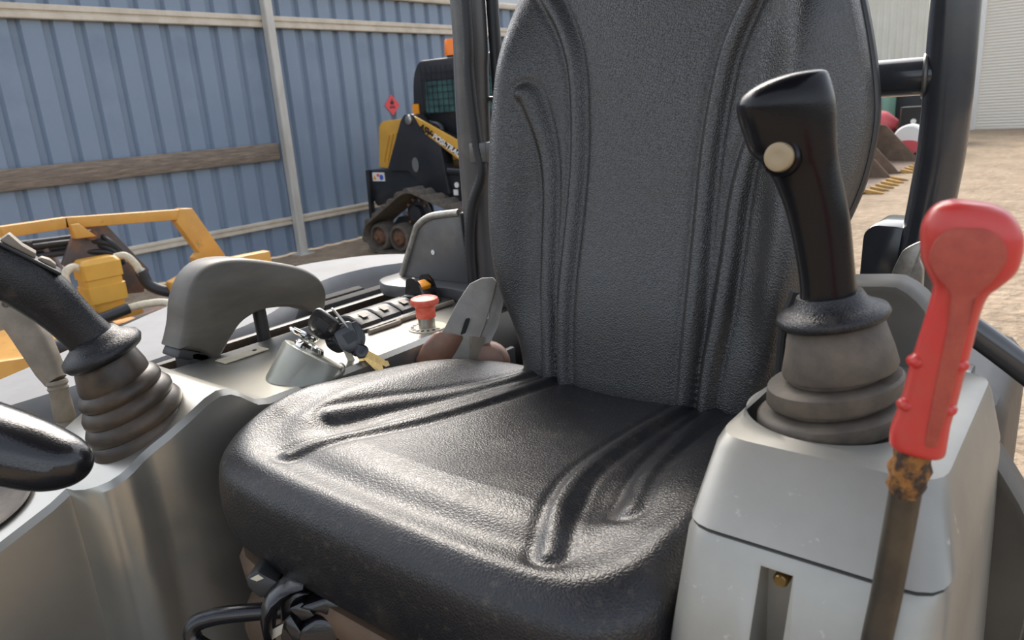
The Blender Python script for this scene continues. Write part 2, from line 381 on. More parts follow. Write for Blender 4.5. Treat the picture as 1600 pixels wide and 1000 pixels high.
obj('boom_tower', prism(roundpoly([(-6.50, .925), (-6.19, 1.47), (-6.12, 1.53), (-5.99, 1.525), (-5.93, 1.47), (-5.62, 1.18), (-5.55, .66), (-5.9, .72), (-6.15, .92)], .03) @ np.array([[1, 0, 0], [0, 0, 1]]) + V3((0, LY, 0)), (0, .16, 0)), 'loader', L, bevel=.012)
obj('lift_arm', prism(xz([(-5.94, 1.44), (-5.86, 1.28), (-5.25, .96), (-3.9, .55), (-3.85, .7), (-5.2, 1.15)], LY + .02), (0, .13, 0)), 'loader', L, bevel=.01)
obj('lift_arm_stripe', prism(xz([(-5.965, 1.505), (-5.845, 1.33), (-5.28, .985), (-5.1, .93), (-5.02, 1.02), (-5.25, 1.185)], LY - .012), (0, .03, 0)), 'yellow', L, label='yellow decal stripe on the arm', bevel=.004)
obj('dark_decal', prism(xz([(-5.80, 1.355), (-5.785, 1.33), (-5.28, 1.025), (-5.27, 1.095)], LY - .018), (0, .008, 0)), 'dark_print', L, smooth=0)
def lettering(name, txt, size, loc, ang, m, parent, shear=.25, rotx=90):
    cu = bpy.data.curves.new(name, 'FONT'); cu.body = txt; cu.size = size; cu.extrude = .002; cu.shear = shear; cu.offset = size * .03
    o = bpy.data.objects.new(name, cu); COL.objects.link(o); bpy.context.view_layer.update()
    me = bpy.data.meshes.new_from_object(o); T_ = Matrix.Translation(Vector(loc) - Vector(origin(parent))) @ Matrix.Rotation(R(ang), 4, 'Y') @ Matrix.Rotation(R(90), 4, 'X')
    me.transform(T_); bpy.data.objects.remove(o, do_unlink=True); bpy.data.curves.remove(cu)
    me.materials.clear(); me.materials.append(M[m])
    o = bpy.data.objects.new(name, me); COL.objects.link(o); o.parent = parent
    return o
lettering('lettering', 'POSI-TRACK', .085, (-5.71, LY - .022, 1.272), 30, 'white', L)
lettering('lettering', 'ASV', .10, (-5.90, LY - .022, 1.375), 30, 'dark_print', L)
obj('pivot_cap', lathe((-6.05, LY + .01, 1.47), (0, -1, 0), [(.05, 0), (.05, .03), (.035, .04)], 20), 'steel', L)
obj('cab', prism(roundpoly([(-6.21, 1.44), (-6.175, 1.80), (-6.14, 1.95), (-6.05, 2.075), (-4.75, 2.07), (-4.55, 1.9), (-4.5, 1.1), (-5.4, 1.0)], [.02, .05, .06, .07, .06, .06, .02, .02]) @ np.array([[1, 0, 0], [0, 0, 1]]) + V3((0, LY + .22, 0)), (0, 1.05, 0)), 'loader', L, bevel=.02)
wn = obj('cab_window', prism(roundpoly([(-5.99, 1.53), (-5.96, 1.85), (-4.9, 1.85), (-4.85, 1.5)], .04) @ np.array([[1, 0, 0], [0, 0, 1]]) + V3((0, LY + .205, 0)), (0, .02, 0)), 'glass', L, smooth=20)
msh = [box(-6.0 + k * .075, -5.994 + k * .075, LY + .185, LY + .191, 1.5, 2.0) for k in range(13)] + [box(-6.02, -4.85, LY + .185, LY + .191, 1.52 + k * .07, 1.526 + k * .07) for k in range(7)]
obj('window_mesh', join(*msh), 'loader', L, smooth=0)
obj('cab_rail', tube([(-5.93, LY + .2, 1.42), (-5.75, LY + .16, 1.38), (-5.6, LY + .16, 1.25), (-4.6, LY + .16, 1.2)], .035), 'loader', L)
bc = obj('beacon', lathe((-5.70, LY + .38, 2.07), (0, 0, 1), [(.05, 0), (.05, .03)], 20), 'dark_print', L)
obj('beacon_lens', lathe((-5.70, LY + .38, 2.10), (0, 0, 1), [(.072, 0), (.072, .01), (.062, .15), (.05, .165)], 20), 'beacon', bc)
obj('cab_decal', box(-6.195, -6.10, LY + .205, LY + .222, 1.50, 1.63), 'orange', L, smooth=0)
st = obj('warning_sticker', box(-6.80, -6.60, LY + .035, LY + .048, .80, .90), 'white', L, smooth=0)
obj('warning_mark', prism([(-6.785, LY + .03, .82), (-6.735, LY + .03, .82), (-6.76, LY + .03, .87)], (0, .004, 0)), 'orange', st, smooth=0)
obj('sticker_mark', lathe((-6.645, LY + .036, .845), (0, -1, 0), [(.032, 0), (.032, .005)], 16), 'bluep', st, smooth=0)
obj('red_mark', box(-6.72, -6.68, LY + .03, LY + .036, .855, .885), 'sign', st, smooth=0)
obj('inspection_plate', lathe((-6.02, LY - .004, .99), (0, -1, 0), [(.05, 0), (.05, .006)], 16, sy=1.6), 'steel', L)
obj('small_tag', join(box(-5.52, -5.46, LY + .03, LY + .04, .66, .72), lathe((-5.46, LY + .03, .77), (0, -1, 0), [(.03, 0), (.03, .01)], 12)), 'white', L, smooth=0)
obj('step_bar', tube([(-5.55, LY + .02, .92), (-4.4, LY + .02, .86)], .04, smooth=False), 'loader', L)
obj('rear_bumper', prism(xz([(-6.93, .35), (-6.88, .35), (-6.85, .93), (-6.90, .93)], LY + .02), (0, .06, 0)), 'loader', L, bevel=.008)
# rubber track
tl = resample(roundpoly([(-6.99, .20), (-6.80, .012), (-4.4, .012), (-4.2, .25), (-4.5, .47), (-5.55, .545), (-6.12, .735), (-6.26, .715), (-6.93, .33)], [.12, .1, .1, .15, .1, .3, .08, .08, .08], 6), 150) + np.array([.20, 0])
cen = tl.mean(0); rin = []
tan_ = np.roll(tl, -1, 0) - np.roll(tl, 1, 0); tan_ /= np.linalg.norm(tan_, axis=1)[:, None]; nor = np.stack([-tan_[:, 1], tan_[:, 0]], 1)
s_ = np.sign(np.sum(nor * (tl - cen), 1)); nor = nor * np.median(s_)
rings = []
for i in range(150):
    h = .036 if (i // 2) % 2 else .004
    a, b = tl[i] + nor[i] * h, tl[i] - nor[i] * .02
    rings.append([(a[0], LY - .24, a[1]), (a[0], LY + .20, a[1]), (b[0], LY + .20, b[1]), (b[0], LY - .24, b[1])])
obj('rubber_track', loft(rings, False, True), 'trackrubber', L, smooth=0)
def roller(x, z, r):
    w = obj('roller', lathe((x, LY + .02, z), (0, -1, 0), [(r * .6, 0), (r, .01), (r, .16), (r * .9, .19), (r * .72, .195), (r * .68, .15), (r * .3, .15)], 28), 'trackrubber', L)
    obj('roller_hub', lathe((x, LY - .12, z), (0, -1, 0), [(r * .66, 0), (r * .5, .03), (r * .45, .06), (r * .2, .07), (r * .18, .10), (r * .1, .105)], 20), 'hub', w)
for x in (-6.575, -6.245, -5.915, -5.585, -5.25, -4.9, -4.6): roller(x, .185, .165)
sp = obj('drive_sprocket', join(lathe((-5.99, LY + .0, .46), (0, -1, 0), [(.06, 0), (.19, .01), (.19, .05), (.17, .06), (.10, .065), (.09, .12), (.05, .13)], 28)), 'loader', L)
for k in range(10):
    a = 2 * math.pi * k / 10
    obj('sprocket_bolt', lathe((-5.99 + .16 * math.cos(a), LY - .05, .46 + .16 * math.sin(a)), (0, -1, 0), [(.018, 0), (.018, .04), (.01, .045)], 8), 'hub', sp)
obj('track_frame', prism(xz([(-6.6, .22), (-4.6, .22), (-4.6, .36), (-5.6, .45), (-6.4, .40)], LY + .0), (0, .12, 0)), 'loader', L, bevel=.01)

# ---- yellow slasher attachment between the fence and the machine
A = thing('mower_attachment', 'yellow steel mower attachment with hydraulic motor lying before the blue fence', 'attachment', (-4.5, 1.8, 0))
X0 = -4.5
obj('top_bar', beam((X0, .6, 1.10), (X0, 1.66, 1.095), .06, .062), 'yellow2', A, bevel=.006)
obj('top_bar', beam((X0, 1.64, 1.095), (X0, 2.37, 1.035), .06, .062), 'yellow2', A, bevel=.006)
obj('end_leg', prism([(X0 - .034, 2.30, 1.078), (X0 - .034, 2.38, 1.068), (X0 - .034, 2.58, .66), (X0 - .034, 2.36, .60), (X0 - .034, 2.33, .76), (X0 - .034, 2.37, .79), (X0 - .034, 2.26, 1.00)], (.068, 0, 0)), 'yellow2', A, bevel=.006)
obj('gusset', prism([(X0, 1.655, 1.085), (X0, 1.70, 1.085), (X0, 1.775, 1.00), (X0, 1.665, 1.005)], (.06, 0, 0)), 'yellow2', A, bevel=.005)
obj('deck', prism([(-5.3, .6, .30), (-5.3, 1.95, .40), (-4.45, 1.95, .40), (-4.0, 1.6, .36), (-3.75, .6, .30)], (0, 0, .06)), 'yellow2', A, bevel=.01)
obj('deck_rim', prism([(-4.35, 2.06, .60), (-4.35, 2.75, .60), (-4.35, 2.75, .74), (-4.35, 2.3, .75), (-4.35, 2.06, .68)], (.08, 0, 0)), 'yellow2', A, bevel=.01)
obj('skid_plate', prism([(-5.3, 1.9, .30), (-5.3, 2.7, .36), (-4.3, 2.7, .36), (-4.0, 1.95, .30)], (0, 0, .05)), 'plate', A, bevel=.008)
obj('deck_skirt', prism([(-3.95, .5, .66), (-3.95, 1.12, .57), (-3.95, 1.30, .46), (-3.95, 1.34, .1), (-3.95, .5, .1)], (.06, 0, 0)), 'yellow2', A, bevel=.01)
obj('blade_plate', prism([(X0 - .12, 1.74, 1.06), (X0 - .12, 1.90, 1.04), (X0 - .12, 2.09, .73), (X0 - .12, 2.03, .60), (X0 - .12, 1.85, .62), (X0 - .12, 1.62, .86)], (.04, 0, 0)), 'plate', A, bevel=.005)
obj('plate_lug', lathe((X0 - .08, 1.79, 1.00), (1, 0, 0), [(.03, 0), (.03, .05), (.018, .055)], 12), 'hub', A)
obj('plate_strut', beam((X0 - .2, 1.60, .95), (X0 - .14, 1.68, .60), .06, .03), 'plate', A, bevel=.004)
mt = obj('hydraulic_motor', join(loft([at_z(rrect(X0 - .085 + a, X0 + .085 - a, 1.655 + a, 1.875 - a, .03, 32), z) for a, z in ((.02, .56), (.02, .62), (0, .625), (0, .72), (.008, .725), (.008, .76), (0, .765), (0, .85), (.02, .875), (.05, .88))])), 'yellow', A)
obj('motor_flange', loft([at_z(rrect(X0 - .13, X0 + .13, 1.62, 1.92, .03, 32), z) for z in (.52, .56)]), 'yellow2', A, bevel=.004)
for p in ([(X0 + .02, 1.67, .83), (X0 + .03, 1.62, .85), (X0 + .04, 1.575, .82), (X0 + .05, 1.57, .75)], [(X0 + .02, 1.86, .86), (X0 + .05, 1.91, .86), (X0 + .07, 1.945, .81), (X0 + .08, 1.96, .76)], [(-4.25, 1.78, .60), (-4.2, 1.86, .61), (-4.15, 1.95, .60), (-4.1, 1.95, .555), (-4.1, 1.88, .545)], [(-4.2, 2.02, .50), (-4.2, 2.02, .60), (-4.19, 2.05, .64), (-4.17, 2.1, .64)]):
    e_ = obj('elbow_fitting', tube(p, .022, 12), 'cream', A)
    q = V3(p[-1]); q0 = V3(p[-2]); d = (q - q0) / np.linalg.norm(q - q0)
    obj('nut', lathe(q - d * .01, d, [(.03, 0), (.03, .03)], 6), 'steel', e_, smooth=0)
for p, r in (([(X0 + .05, 1.57, .75), (X0 + .08, 1.58, .65), (X0 + .12, 1.66, .56), (-4.3, 1.70, .50)], .026), ([(X0 + .08, 1.965, .76), (-4.40, 2.0, .66), (-4.3, 2.12, .60), (-4.15, 2.25, .60)], .034), ([(-4.3, 1.45, .48), (-4.28, 1.58, .56), (-4.26, 1.7, .585), (-4.25, 1.78, .60)], .032), ([(-4.2, 1.3, .5), (-4.15, 1.6, .49), (-4.12, 1.9, .53), (-4.1, 2.2, .50)], .05)):
    obj('hydraulic_hose', tube(p, r, 12), 'hose', A)
for dz, dy in ((0, 0), (-.03, .04), (-.055, -.05), (.02, .08)):
    obj('hydraulic_hose', tube([(X0 - .3, 1.25, .98 + dz), (X0 - .22, 1.5 + dy, .97 + dz), (X0 - .12, 1.75 + dy, .965 + dz), (X0 - .05, 1.88, .93 + dz), (X0 - .02, 1.93, .86 + dz)], .017, 8), 'hose', A)
obj('rod_bracket', join(tube([(X0 - .2, 1.55, .52), (X0 - .2, 1.52, 1.0)], .014, smooth=False), tube([(X0 - .2, 1.52, .9), (X0 - .15, 1.66, .75)], .01, smooth=False)), 'hose', A)

# ---- buckets and clutter on the far side of the yard
def make_bucket(x, y, label):
    t = thing('bucket', label, 'bucket', (x, y, 0), 'rusty excavator buckets across the yard')
    def P(u, v, z): return (x + u, y + v, z)      # v: across the bucket, u: mouth direction
    curve = [(-.45, .74), (-.70, .52), (-.66, .22), (-.40, .04), (.42, .0)]
    a = np.array([P(u, -.85, z) for u, z in curve]); b = np.array([P(u, .85, z) for u, z in curve])
    n = len(curve); v = np.concatenate([a, b]); f = [(i, i + 1, i + 1 + n, i + n) for i in range(n - 1)]
    inn = v + np.array([0.03, 0, .03]); k = 2 * n
    obj('bucket_shell', (np.concatenate([v, inn]), f + [tuple(j + k for j in q) for q in f] + [(0, n, n + k, k), (n - 1, 2 * n - 1, 2 * n - 1 + k, n - 1 + k)]), 'bucket', t, smooth=0)
    for v_ in (-.88, .85): obj('side_plate', prism([P(u, v_, z) for u, z in curve + [(.34, .10), (-.22, .70)]], (0, .03, 0)), 'bucket', t, smooth=0)
    for v_ in (-.2, .2): obj('hitch_ear', prism([P(u, v_, z) for u, z in [(-.5, .66), (-.62, .84), (-.45, .94), (-.25, .86), (-.2, .64)]], (0, .05, 0)), 'bucket', t, smooth=0)
    obj('cross_tube', tube([P(-.42, -.86, .74), P(-.42, .86, .74)], .06, smooth=False), 'bucket', t)
    for k in range(6):
        v_ = -.78 + k * .31
        obj('bucket_tooth', loft([[P(.42, v_ - .05, .0), P(.42, v_ + .05, .0), P(.42, v_ + .05, .07), P(.42, v_ - .05, .07)], [P(.66, v_ - .02, .005), P(.66, v_ + .02, .005), P(.66, v_ + .02, .02), P(.66, v_ - .02, .02)]]), 'tooth', t, smooth=0, label='yellow painted tooth')
make_bucket(-3.12, 12.1, 'rusty bucket with yellow teeth on the yard, nearer of two')
make_bucket(-3.2, 14.7, 'brown rusty bucket farther back along the row of buckets')
rk = thing('storage_rack', 'dark steel rack behind the buckets carrying machine parts', 'rack', (-3.2, 17, 0))
obj('shelf', box(-5.4, -2.6, 16.4, 17.6, .34, .42), 'loader', rk, bevel=.01)
for x in (-5.3, -4.0, -2.75):
    for y in (16.5, 17.4): obj('leg', box(x, x + .1, y, y + .1, 0, .75 if y > 17 else .34), 'loader', rk, smooth=0)
obj('side_panel', box(-5.4, -2.6, 16.36, 16.4, .08, .34), 'loader', rk, smooth=0)
obj('lower_shelf', box(-5.4, -2.6, 16.4, 17.6, .1, .16), 'loader', rk, smooth=0)
ft = thing('fuel_tank', 'rounded faded red tank lying on the dark rack', 'tank', (-3.9, 16.9, 0.42))
obj('tank_body', tube([(-5.2, 16.9, 0.50), (-4.9, 16.9, 0.56), (-4.5, 16.9, 0.70), (-4.15, 16.9, 0.72), (-3.75, 16.9, 0.66), (-3.5, 16.9, 0.62)], [.06, .12, .22, .27, .24, .1], 20), 'pinkred', ft)
obj('tank_cap', lathe((-3.9, 16.9, 0.94), (0, 0, 1), [(.06, 0), (.06, .06)], 14), 'dark_print', ft)
eb = thing('engine_block', 'black boxy engine with round white plate at the end of rack', 'engine', (-2.9, 16.8, .42))
obj('block', loft([at_z(rrect(-3.42, -2.98, 16.6, 17.1, .05, 28), z) for z in (.43, .97)]), 'dark_print', eb)
obj('round_plate', lathe((-3.16, 16.59, .70), (0, -1, 0), [(.05, 0), (.05, .02)], 14), 'white', eb)
gm = thing('green_pump', 'faded green machine with domed cover at the back of the yard', 'machine', (-5, 19, 0))
obj('pump_body', loft([at_z(rrect(-6.0 + a, -4.1 - a, 18.6 + a, 19.6 - a, .15, 32), z) for a, z in ((.05, .5), (0, .7), (0, 1.3), (.1, 1.5), (.3, 1.6))]), 'green', gm)
obj('skid', box(-6.1, -4.0, 18.6, 19.6, 0, .5), 'loader', gm, bevel=.02)
bk = thing('air_compressor', 'black machine with a rounded top behind the red tank', 'machine', (-3.7, 20, 0))
obj('compressor_body', loft([at_z(rrect(-4.45 + a, -3.0 - a, 19.6 + a, 20.6 - a, .1, 32), z) for a, z in ((0, .3), (0, 1.15), (.1, 1.3), (.3, 1.36))]), 'dark_print', bk)
obj('compressor_foot', box(-4.4, -3.05, 19.65, 20.55, 0, .3), 'loader', bk, smooth=0)
wt = thing('white_drum', 'white drum with red base lying under the dark rack', 'drum', (-3.2, 16.1, 0))
obj('drum_body', lathe((-3.05, 16.0, .42), (0, -1, 0), [(.24, 0), (.27, .03), (.27, .3), (.24, .33)], 24), 'white', wt)
obj('red_band', loft([circ((-3.05, y, .29), (.26, 0, 0), (0, 0, .12), 20) for y in (15.66, 15.64)]), 'pinkred', wt)
obj('cradle', box(-3.35, -2.75, 15.7, 16.05, 0, .17), 'loader', wt, smooth=0)
yb = thing('yellow_arm', 'short yellow steel arm standing up among the buckets', 'arm', (-4.05, 15.9, 0))
obj('arm_beam', beam((-4.07, 15.92, .0), (-4.0, 15.9, 1.0), .16, .1), 'yellow', yb, bevel=.01)
obj('arm_head', beam((-4.01, 15.9, .98), (-3.85, 15.9, .66), .14, .1), 'yellow', yb, bevel=.01)

# ================================================================== THE EXCAVATOR'S STATION
# ---- deck under everything
dk = tag(obj('cab_deck', box(-1.75, .03, -.6, 1.25, .62, .738), 'blackplastic', loc=(-.5, .5, .62), bevel=.02), 'black deck plate under the seat and consoles', 'deck')
ub = thing('undercarriage', 'dark tracked undercarriage beneath the operator station', 'undercarriage', (-.7, .5, 0))
for x in (-1.6, -.32): obj('crawler_track', prism(roundpoly([(-.9, .0), (1.2, .0), (1.2, .38), (-.9, .38)], .17, 6) @ np.array([[0, 1, 0], [0, 0, 1]]) + V3((x, 0, 0)), (.3, 0, 0)), 'trackrubber', ub)
obj('turntable', lathe((-.7, .5, .3), (0, 0, 1), [(.5, 0), (.5, .32)], 32), 'loader', ub)
obj('car_body', box(-1.35, .0, 0, 1, .15, .42), 'loader', ub, bevel=.02)

eh = tag(obj('engine_hood', loft([at_z(rrect(-.725 + a, -.06 - a, .87 + a, 1.22 - a, .05, 48), z) for a, z in ((0, .74), (0, 1.17), (.01, 1.19), (.03, 1.20))]), 'blackplastic', loc=(-.5, 1.3, .74)), 'dark engine hood behind the seat back', 'hood')

# ---- silver bonnet at the far left
bo = thing('side_bonnet', 'pale silver side bonnet beyond the left console, before the yellow attachment', 'bonnet', (-1.4, .6, .74))
bp_ = roundpoly([(-1.14, -.5), (-1.14, .48), (-1.19, .74), (-1.30, .90), (-1.365, 1.02), (-1.36, 1.14), (-1.28, 1.25), (-1.33, 1.33), (-1.50, 1.27), (-1.60, 1.08), (-1.56, .80), (-1.40, .50), (-1.28, .28), (-1.24, .05), (-1.24, -.5)], [.01, .1, .1, .1, .1, .08, .05, .06, .1, .1, .15, .1, .1, .05, .01], 5)
bp_ = resample(bp_, 130); bc_ = bp_.mean(0)
tn = np.roll(bp_, -1, 0) - np.roll(bp_, 1, 0); tn /= np.linalg.norm(tn, axis=1)[:, None]; nn = np.stack([-tn[:, 1], tn[:, 0]], 1)
def bring(inset, z): return at_z(bp_ + nn * inset, z)
obj('bonnet_shell', loft([bring(0, .74), bring(0, 1.175), bring(.004, 1.19), bring(.012, 1.2)]), 'bonnet', bo, smooth=50)
vent = thing('vent_cover', 'black ribbed vent cover between the console and the silver bonnet', 'vent', (-1.1, .8, .74))
obj('vent_base', prism([(-1.125, .45, .74), (-1.05, .45, .74), (-1.05, 1.12, .74), (-1.345, 1.12, .74), (-1.345, 1.03, .74), (-1.275, .89, .74), (-1.17, .75, .74)], (0, 0, .40)), 'vent', vent, bevel=.01)
for x, zt, y1, y0 in ((-1.255, 1.195, 1.02, .89), (-1.195, 1.20, 1.05, .80), (-1.135, 1.20, 1.06, .66), (-1.08, 1.205, 1.06, .44)):
    obj('vent_rib', loft([[(x + a, y, (zt if y0 < y < y1 else zt - .03) - b) for a, b in ((-.02, .06), (-.02, .012), (-.014, .003), (0, 0), (.014, .003), (.02, .012), (.02, .06))] for y in (y0, y0 + .02, (y0 + y1) / 2, y1 - .03, y1 - .01, y1 + .02)]), 'vent', vent)
tray = tag(obj('edge_tray', join(box(-1.045, -.963, .44, 1.05, 1.0, 1.205), box(-1.05, -1.035, .44, 1.05, 1.2, 1.228), box(-.985, -.963, .44, 1.05, 1.2, 1.232)), 'rubber_brown', loc=(-1, .7, 1.0), bevel=.004), 'brown dusty tray strip along the outer edge of the switch panel', 'tray')

# ---- left console
lc = thing('left_console', 'silver moulded console left of the seat carrying joystick and switches', 'console', (-.85, .4, .74))
path = [(-.45, -.80, .93), (0, -.80, 1.115), (.168, -.80, 1.174), (.22, -.80, 1.193), (.238, -.80, 1.202), (.240, -.786, 1.203), (.245, -.770, 1.206), (.252, -.757, 1.210), (.261, -.748, 1.214), (.271, -.743, 1.219), (.281, -.742, 1.224), (.293, -.744, 1.230), (.305, -.743, 1.236), (.322, -.738, 1.245), (.345, -.735, 1.257), (.368, -.735, 1.268), (.382, -.735, 1.272), (.395, -.735, 1.270), (.406, -.735, 1.263), (.416, -.735, 1.254), (.426, -.735, 1.246), (.44, -.735, 1.242), (.5, -.735, 1.2405), (.7, -.735, 1.24), (.9, -.735, 1.238), (1.04, -.735, 1.236)]
secs = []
for y, x, z in path:
    xo = -.928 if y < .40 else (-.965 if y > .43 else -.928 - .037 * (y - .40) / .03)
    secs.append(np.array([(xo, y, .742), (xo, y, z - .012), (xo + .004, y, z - .004), (xo + .012, y, z), ((xo + x) / 2, y, z), (x - .0065, y, z), (x, y, z - .006), (x + .004, y, z - .10), (x + .002, y, z - .25), (x - .02, y, .742)]))
obj('console_body', loft(secs), 'silverdark', lc, smooth=28)
obj('cup_recess', lathe((-.874, .185, 1.1820), (0, -.33, .94), [(.042, 0), (.044, .002), (.040, .003), (.036, .0012), (.0, .001)], 36, cap=False), 'rubber', lc, label='round dark brushed recess')
ih = obj('ignition_housing', None or loft([
    circ((-.775, .522, 1.2385), (-.043, -.025, 0), (.025, -.043, 0), 40),
    circ((-.775, .522, 1.2420), (-.0425, -.0248, .001), (.0248, -.0425, 0), 40),
    circ((-.7745, .5345, 1.2585), (-.0325, -.0185, .0200), (.026, -.0208, .0069), 40),
    circ((-.7735, .5360, 1.2612), (-.0312, -.0178, .0196), (.0245, -.0196, .0065), 40),
    circ((-.7730, .5366, 1.2622), (-.0285, -.0163, .0180), (.022, -.0176, .0058), 40)]), 'conepaint', lc)
KN = V3((.236, .55, .765)); KN /= np.linalg.norm(KN); KC = V3((-.779, .533, 1.2665))
obj('lock_bezel', lathe(KC, KN, [(.020, -.004), (.021, .004), (.018, .008), (.014, .007), (.013, .002)], 28), 'chrome', ih)
obj('lock_ring', join(tube([KC + KN * .015 + V3((-.012, -.007, .008)) + V3((-.75, .60, -.2)) * .015 * math.sin(t) + V3((.5, .62, -.6)) * .017 * math.cos(t) for t in np.linspace(0, 2 * math.pi, 20)[:-1]], .0026, 8, 2, closed=True)), 'chrome', ih)
obj('label_plate', prism([(-.93, .487, 1.2415), (-.905, .487, 1.2415), (-.905, .555, 1.2415), (-.93, .555, 1.2415)], (0, 0, .0015)), 'cream', lc, smooth=0)
obj('label_dot', lathe((-.917, .54, 1.243), (0, 0, 1), [(.003, 0), (.003, .001)], 10), 'dark_print', lc, smooth=0)

# ---- ignition key and bunch
kb = thing('key_bunch', 'bunch of black headed keys on a ring hanging by the ignition cone', 'keys', (-.77, .57, 1.24))
def key(c, d, nrm, hw=.017, hl=.028, bl=.03, bm='brass'):
    d = V3(d) / np.linalg.norm(d); nrm = V3(nrm); nrm = nrm - d * (nrm @ d); nrm /= np.linalg.norm(nrm); s = np.cross(nrm, d); c = V3(c)
    ol = roundpoly([(-.55 * hw, 0), (.55 * hw, 0), (hw, .35 * hl), (.9 * hw, hl), (-.9 * hw, hl), (-hw, .35 * hl)], .006, 3)
    k = obj('key', prism([c + s * a - d * b - nrm * .0035 for a, b in ol], nrm * .007), 'gloss', kb, bevel=.0012)
    ol2 = [(-.0045, -.004), (.0045, -.004), (.0045, bl * .5), (.003, bl * .55), (.0042, bl * .65), (.0025, bl * .75), (.004, bl * .85), (.0, bl), (-.004, bl * .9), (-.0045, bl * .5)]
    obj('key_blade', prism([c + s * a + d * b - nrm * .001 for a, b in ol2], nrm * .002), bm, k, smooth=0)
    ol3 = [(-.4 * hw, hl * .35), (.4 * hw, hl * .35), (.45 * hw, hl * .75), (-.45 * hw, hl * .75)]
    obj('key_pad', prism([c + s * a - d * b + nrm * .0035 for a, b in ol3], nrm * .0008), 'hose', k, smooth=0)
FC = (.62, -.76, .28)
key((-.793, .559, 1.277), (-.55, -.25, -.8), FC, .020, .036, .014, 'steel')
key((-.763, .581, 1.254), (.30, .10, -.95), FC, .022, .036, .034, 'cream')
key((-.750, .588, 1.254), (.42, .12, -.9), (.8, -.5, .3), .019, .036, .032)
key((-.744, .590, 1.250), (.75, .25, -.55), FC, .009, .014, .036)
key((-.741, .593, 1.246), (.60, .2, -.6), (.3, -.8, .5), .009, .014, .036)
key((-.736, .592, 1.250), (.85, .35, -.45), (.5, -.7, .5), .009, .014, .034)
obj('key_ring', tube([V3((-.772, .590, 1.288)) + V3((.30, .25, -.62)) * .034 * math.cos(t) + V3((.55, -.45, .2)) * .016 * math.sin(t) for t in np.linspace(0, 2 * math.pi, 20)[:-1]], .0018, 6, 2, closed=True), 'steel', kb)

# ---- emergency stop
es = thing('emergency_stop', 'red mushroom emergency stop button on a cream round label plate', 'button', (-.772, .739, 1.24))
pl = obj('legend_plate', lathe((-.772, .739, 1.2395), (0, 0, 1), [(.0285, 0), (.0285, .002)], 40), 'cream', es)
for k in range(11):
    a = R(150 + k * 21); c = V3((-.772, .739, 1.2418)) + V3((math.cos(a), math.sin(a), 0)) * .0225
    obj('legend_mark', obox(c, (-math.sin(a), math.cos(a), 0), (math.cos(a), math.sin(a), 0), (0, 0, 1), .004, .005, .0008), 'dark_print', pl, smooth=0)
obj('collar', lathe((-.772, .739, 1.241), (0, 0, 1), [(.0125, 0), (.0125, .018)], 28), 'steel', es)
obj('button_stem', lathe((-.772, .739, 1.257), (0, 0, 1), [(.0148, 0), (.0148, .02)], 28), 'estop', es)
obj('button_cap', lathe((-.772, .739, 1.274), (0, 0, 1), [(.0155, 0), (.0205, .003), (.0215, .007), (.020, .0115), (.015, .0135), (.011, .0138), (.0105, .0132), (.006, .0136), (.0, .0138)], 32), 'estop', es)

# ---- rocker switches
rs_ = thing('switch_bank', 'row of black rocker switches set in the left console', 'switches', (-.885, .75, 1.24))
obj('switch_bezel', loft([at_z(rrect(-.918, -.838, .675, .872, .008, 40), z) for z in (1.237, 1.2455)]), 'blackplastic', rs_, bevel=.002)
obj('bezel_lip', tube([(-.829, .675, 1.2435), (-.827, .73, 1.2435), (-.832, .74, 1.2435), (-.829, .80, 1.2435), (-.833, .81, 1.2435), (-.831, .86, 1.2435)], .004, 8), 'tan', rs_)
def rocker(y, hood=False, mark=True):
    pr = [(-.028, .002), (-.028, .010), (-.018, .0145), (0, .0155), (.014, .012), (.028, .006), (.029, .0)]
    o = obj('rocker', loft([[(-.878 + a, yy, 1.245 + b * k) for a, b in pr] for yy, k in ((y - .0195, .85), (y - .017, 1), (y + .017, 1), (y + .0195, .85))]), 'blackplastic', rs_)
    if mark: obj('rocker_mark', join(obox((-.866, y, 1.2592), (1, 0, -.25), (0, 1, 0), (.25, 0, 1), .014, .012, .0008)), 'tan', o, smooth=0)
    if hood:
        for dy in (-.015, .017): obj('guard_cheek', prism(roundpoly([(-.90, 1.252), (-.852, 1.250), (-.864, 1.280), (-.876, 1.290), (-.892, 1.286)], .005, 3) @ np.array([[1, 0, 0], [0, 0, 1]]) + V3((0, y + dy, 0)), (0, .004, 0)), 'gloss', o)
        obj('lock_slider', obox((-.872, y + .001, 1.274), (1, 0, -.5), (0, 1, 0), (.5, 0, 1), .018, .026, .009), 'orange', o, bevel=.002)
rocker(.699); rocker(.741); rocker(.783); rocker(.832, True, False)

# ---- armrest
ar = thing('armrest', 'grey hook shaped foam armrest standing on a black post beside the left joystick', 'armrest', (-.95, .5, 1.2))
pts = [(.452, 1.266), (.482, 1.252), (.500, 1.233), (.512, 1.243), (.530, 1.262), (.552, 1.279), (.590, 1.286), (.640, 1.276), (.684, 1.256), (.697, 1.270), (.700, 1.290), (.690, 1.312), (.665, 1.332), (.625, 1.349), (.575, 1.365), (.540, 1.371), (.512, 1.368), (.490, 1.352), (.474, 1.325), (.465, 1.295)]
ol = resample(spline([(0, a, b) for a, b in pts] + [(0,) + pts[0]], 5)[:-1], 90)
oc = ol.mean(0)
def aring(x, k):
    t = np.roll(ol, -1, 0) - np.roll(ol, 1, 0); t /= np.linalg.norm(t, axis=1)[:, None]; n_ = np.c_[np.zeros(90), -t[:, 2], t[:, 1]]
    return ol + n_ * k + V3((x, 0, 0))
sg = 1 if np.median(np.sum((aring(0, .001) - ol) * (ol - oc), 1)) < 0 else -1
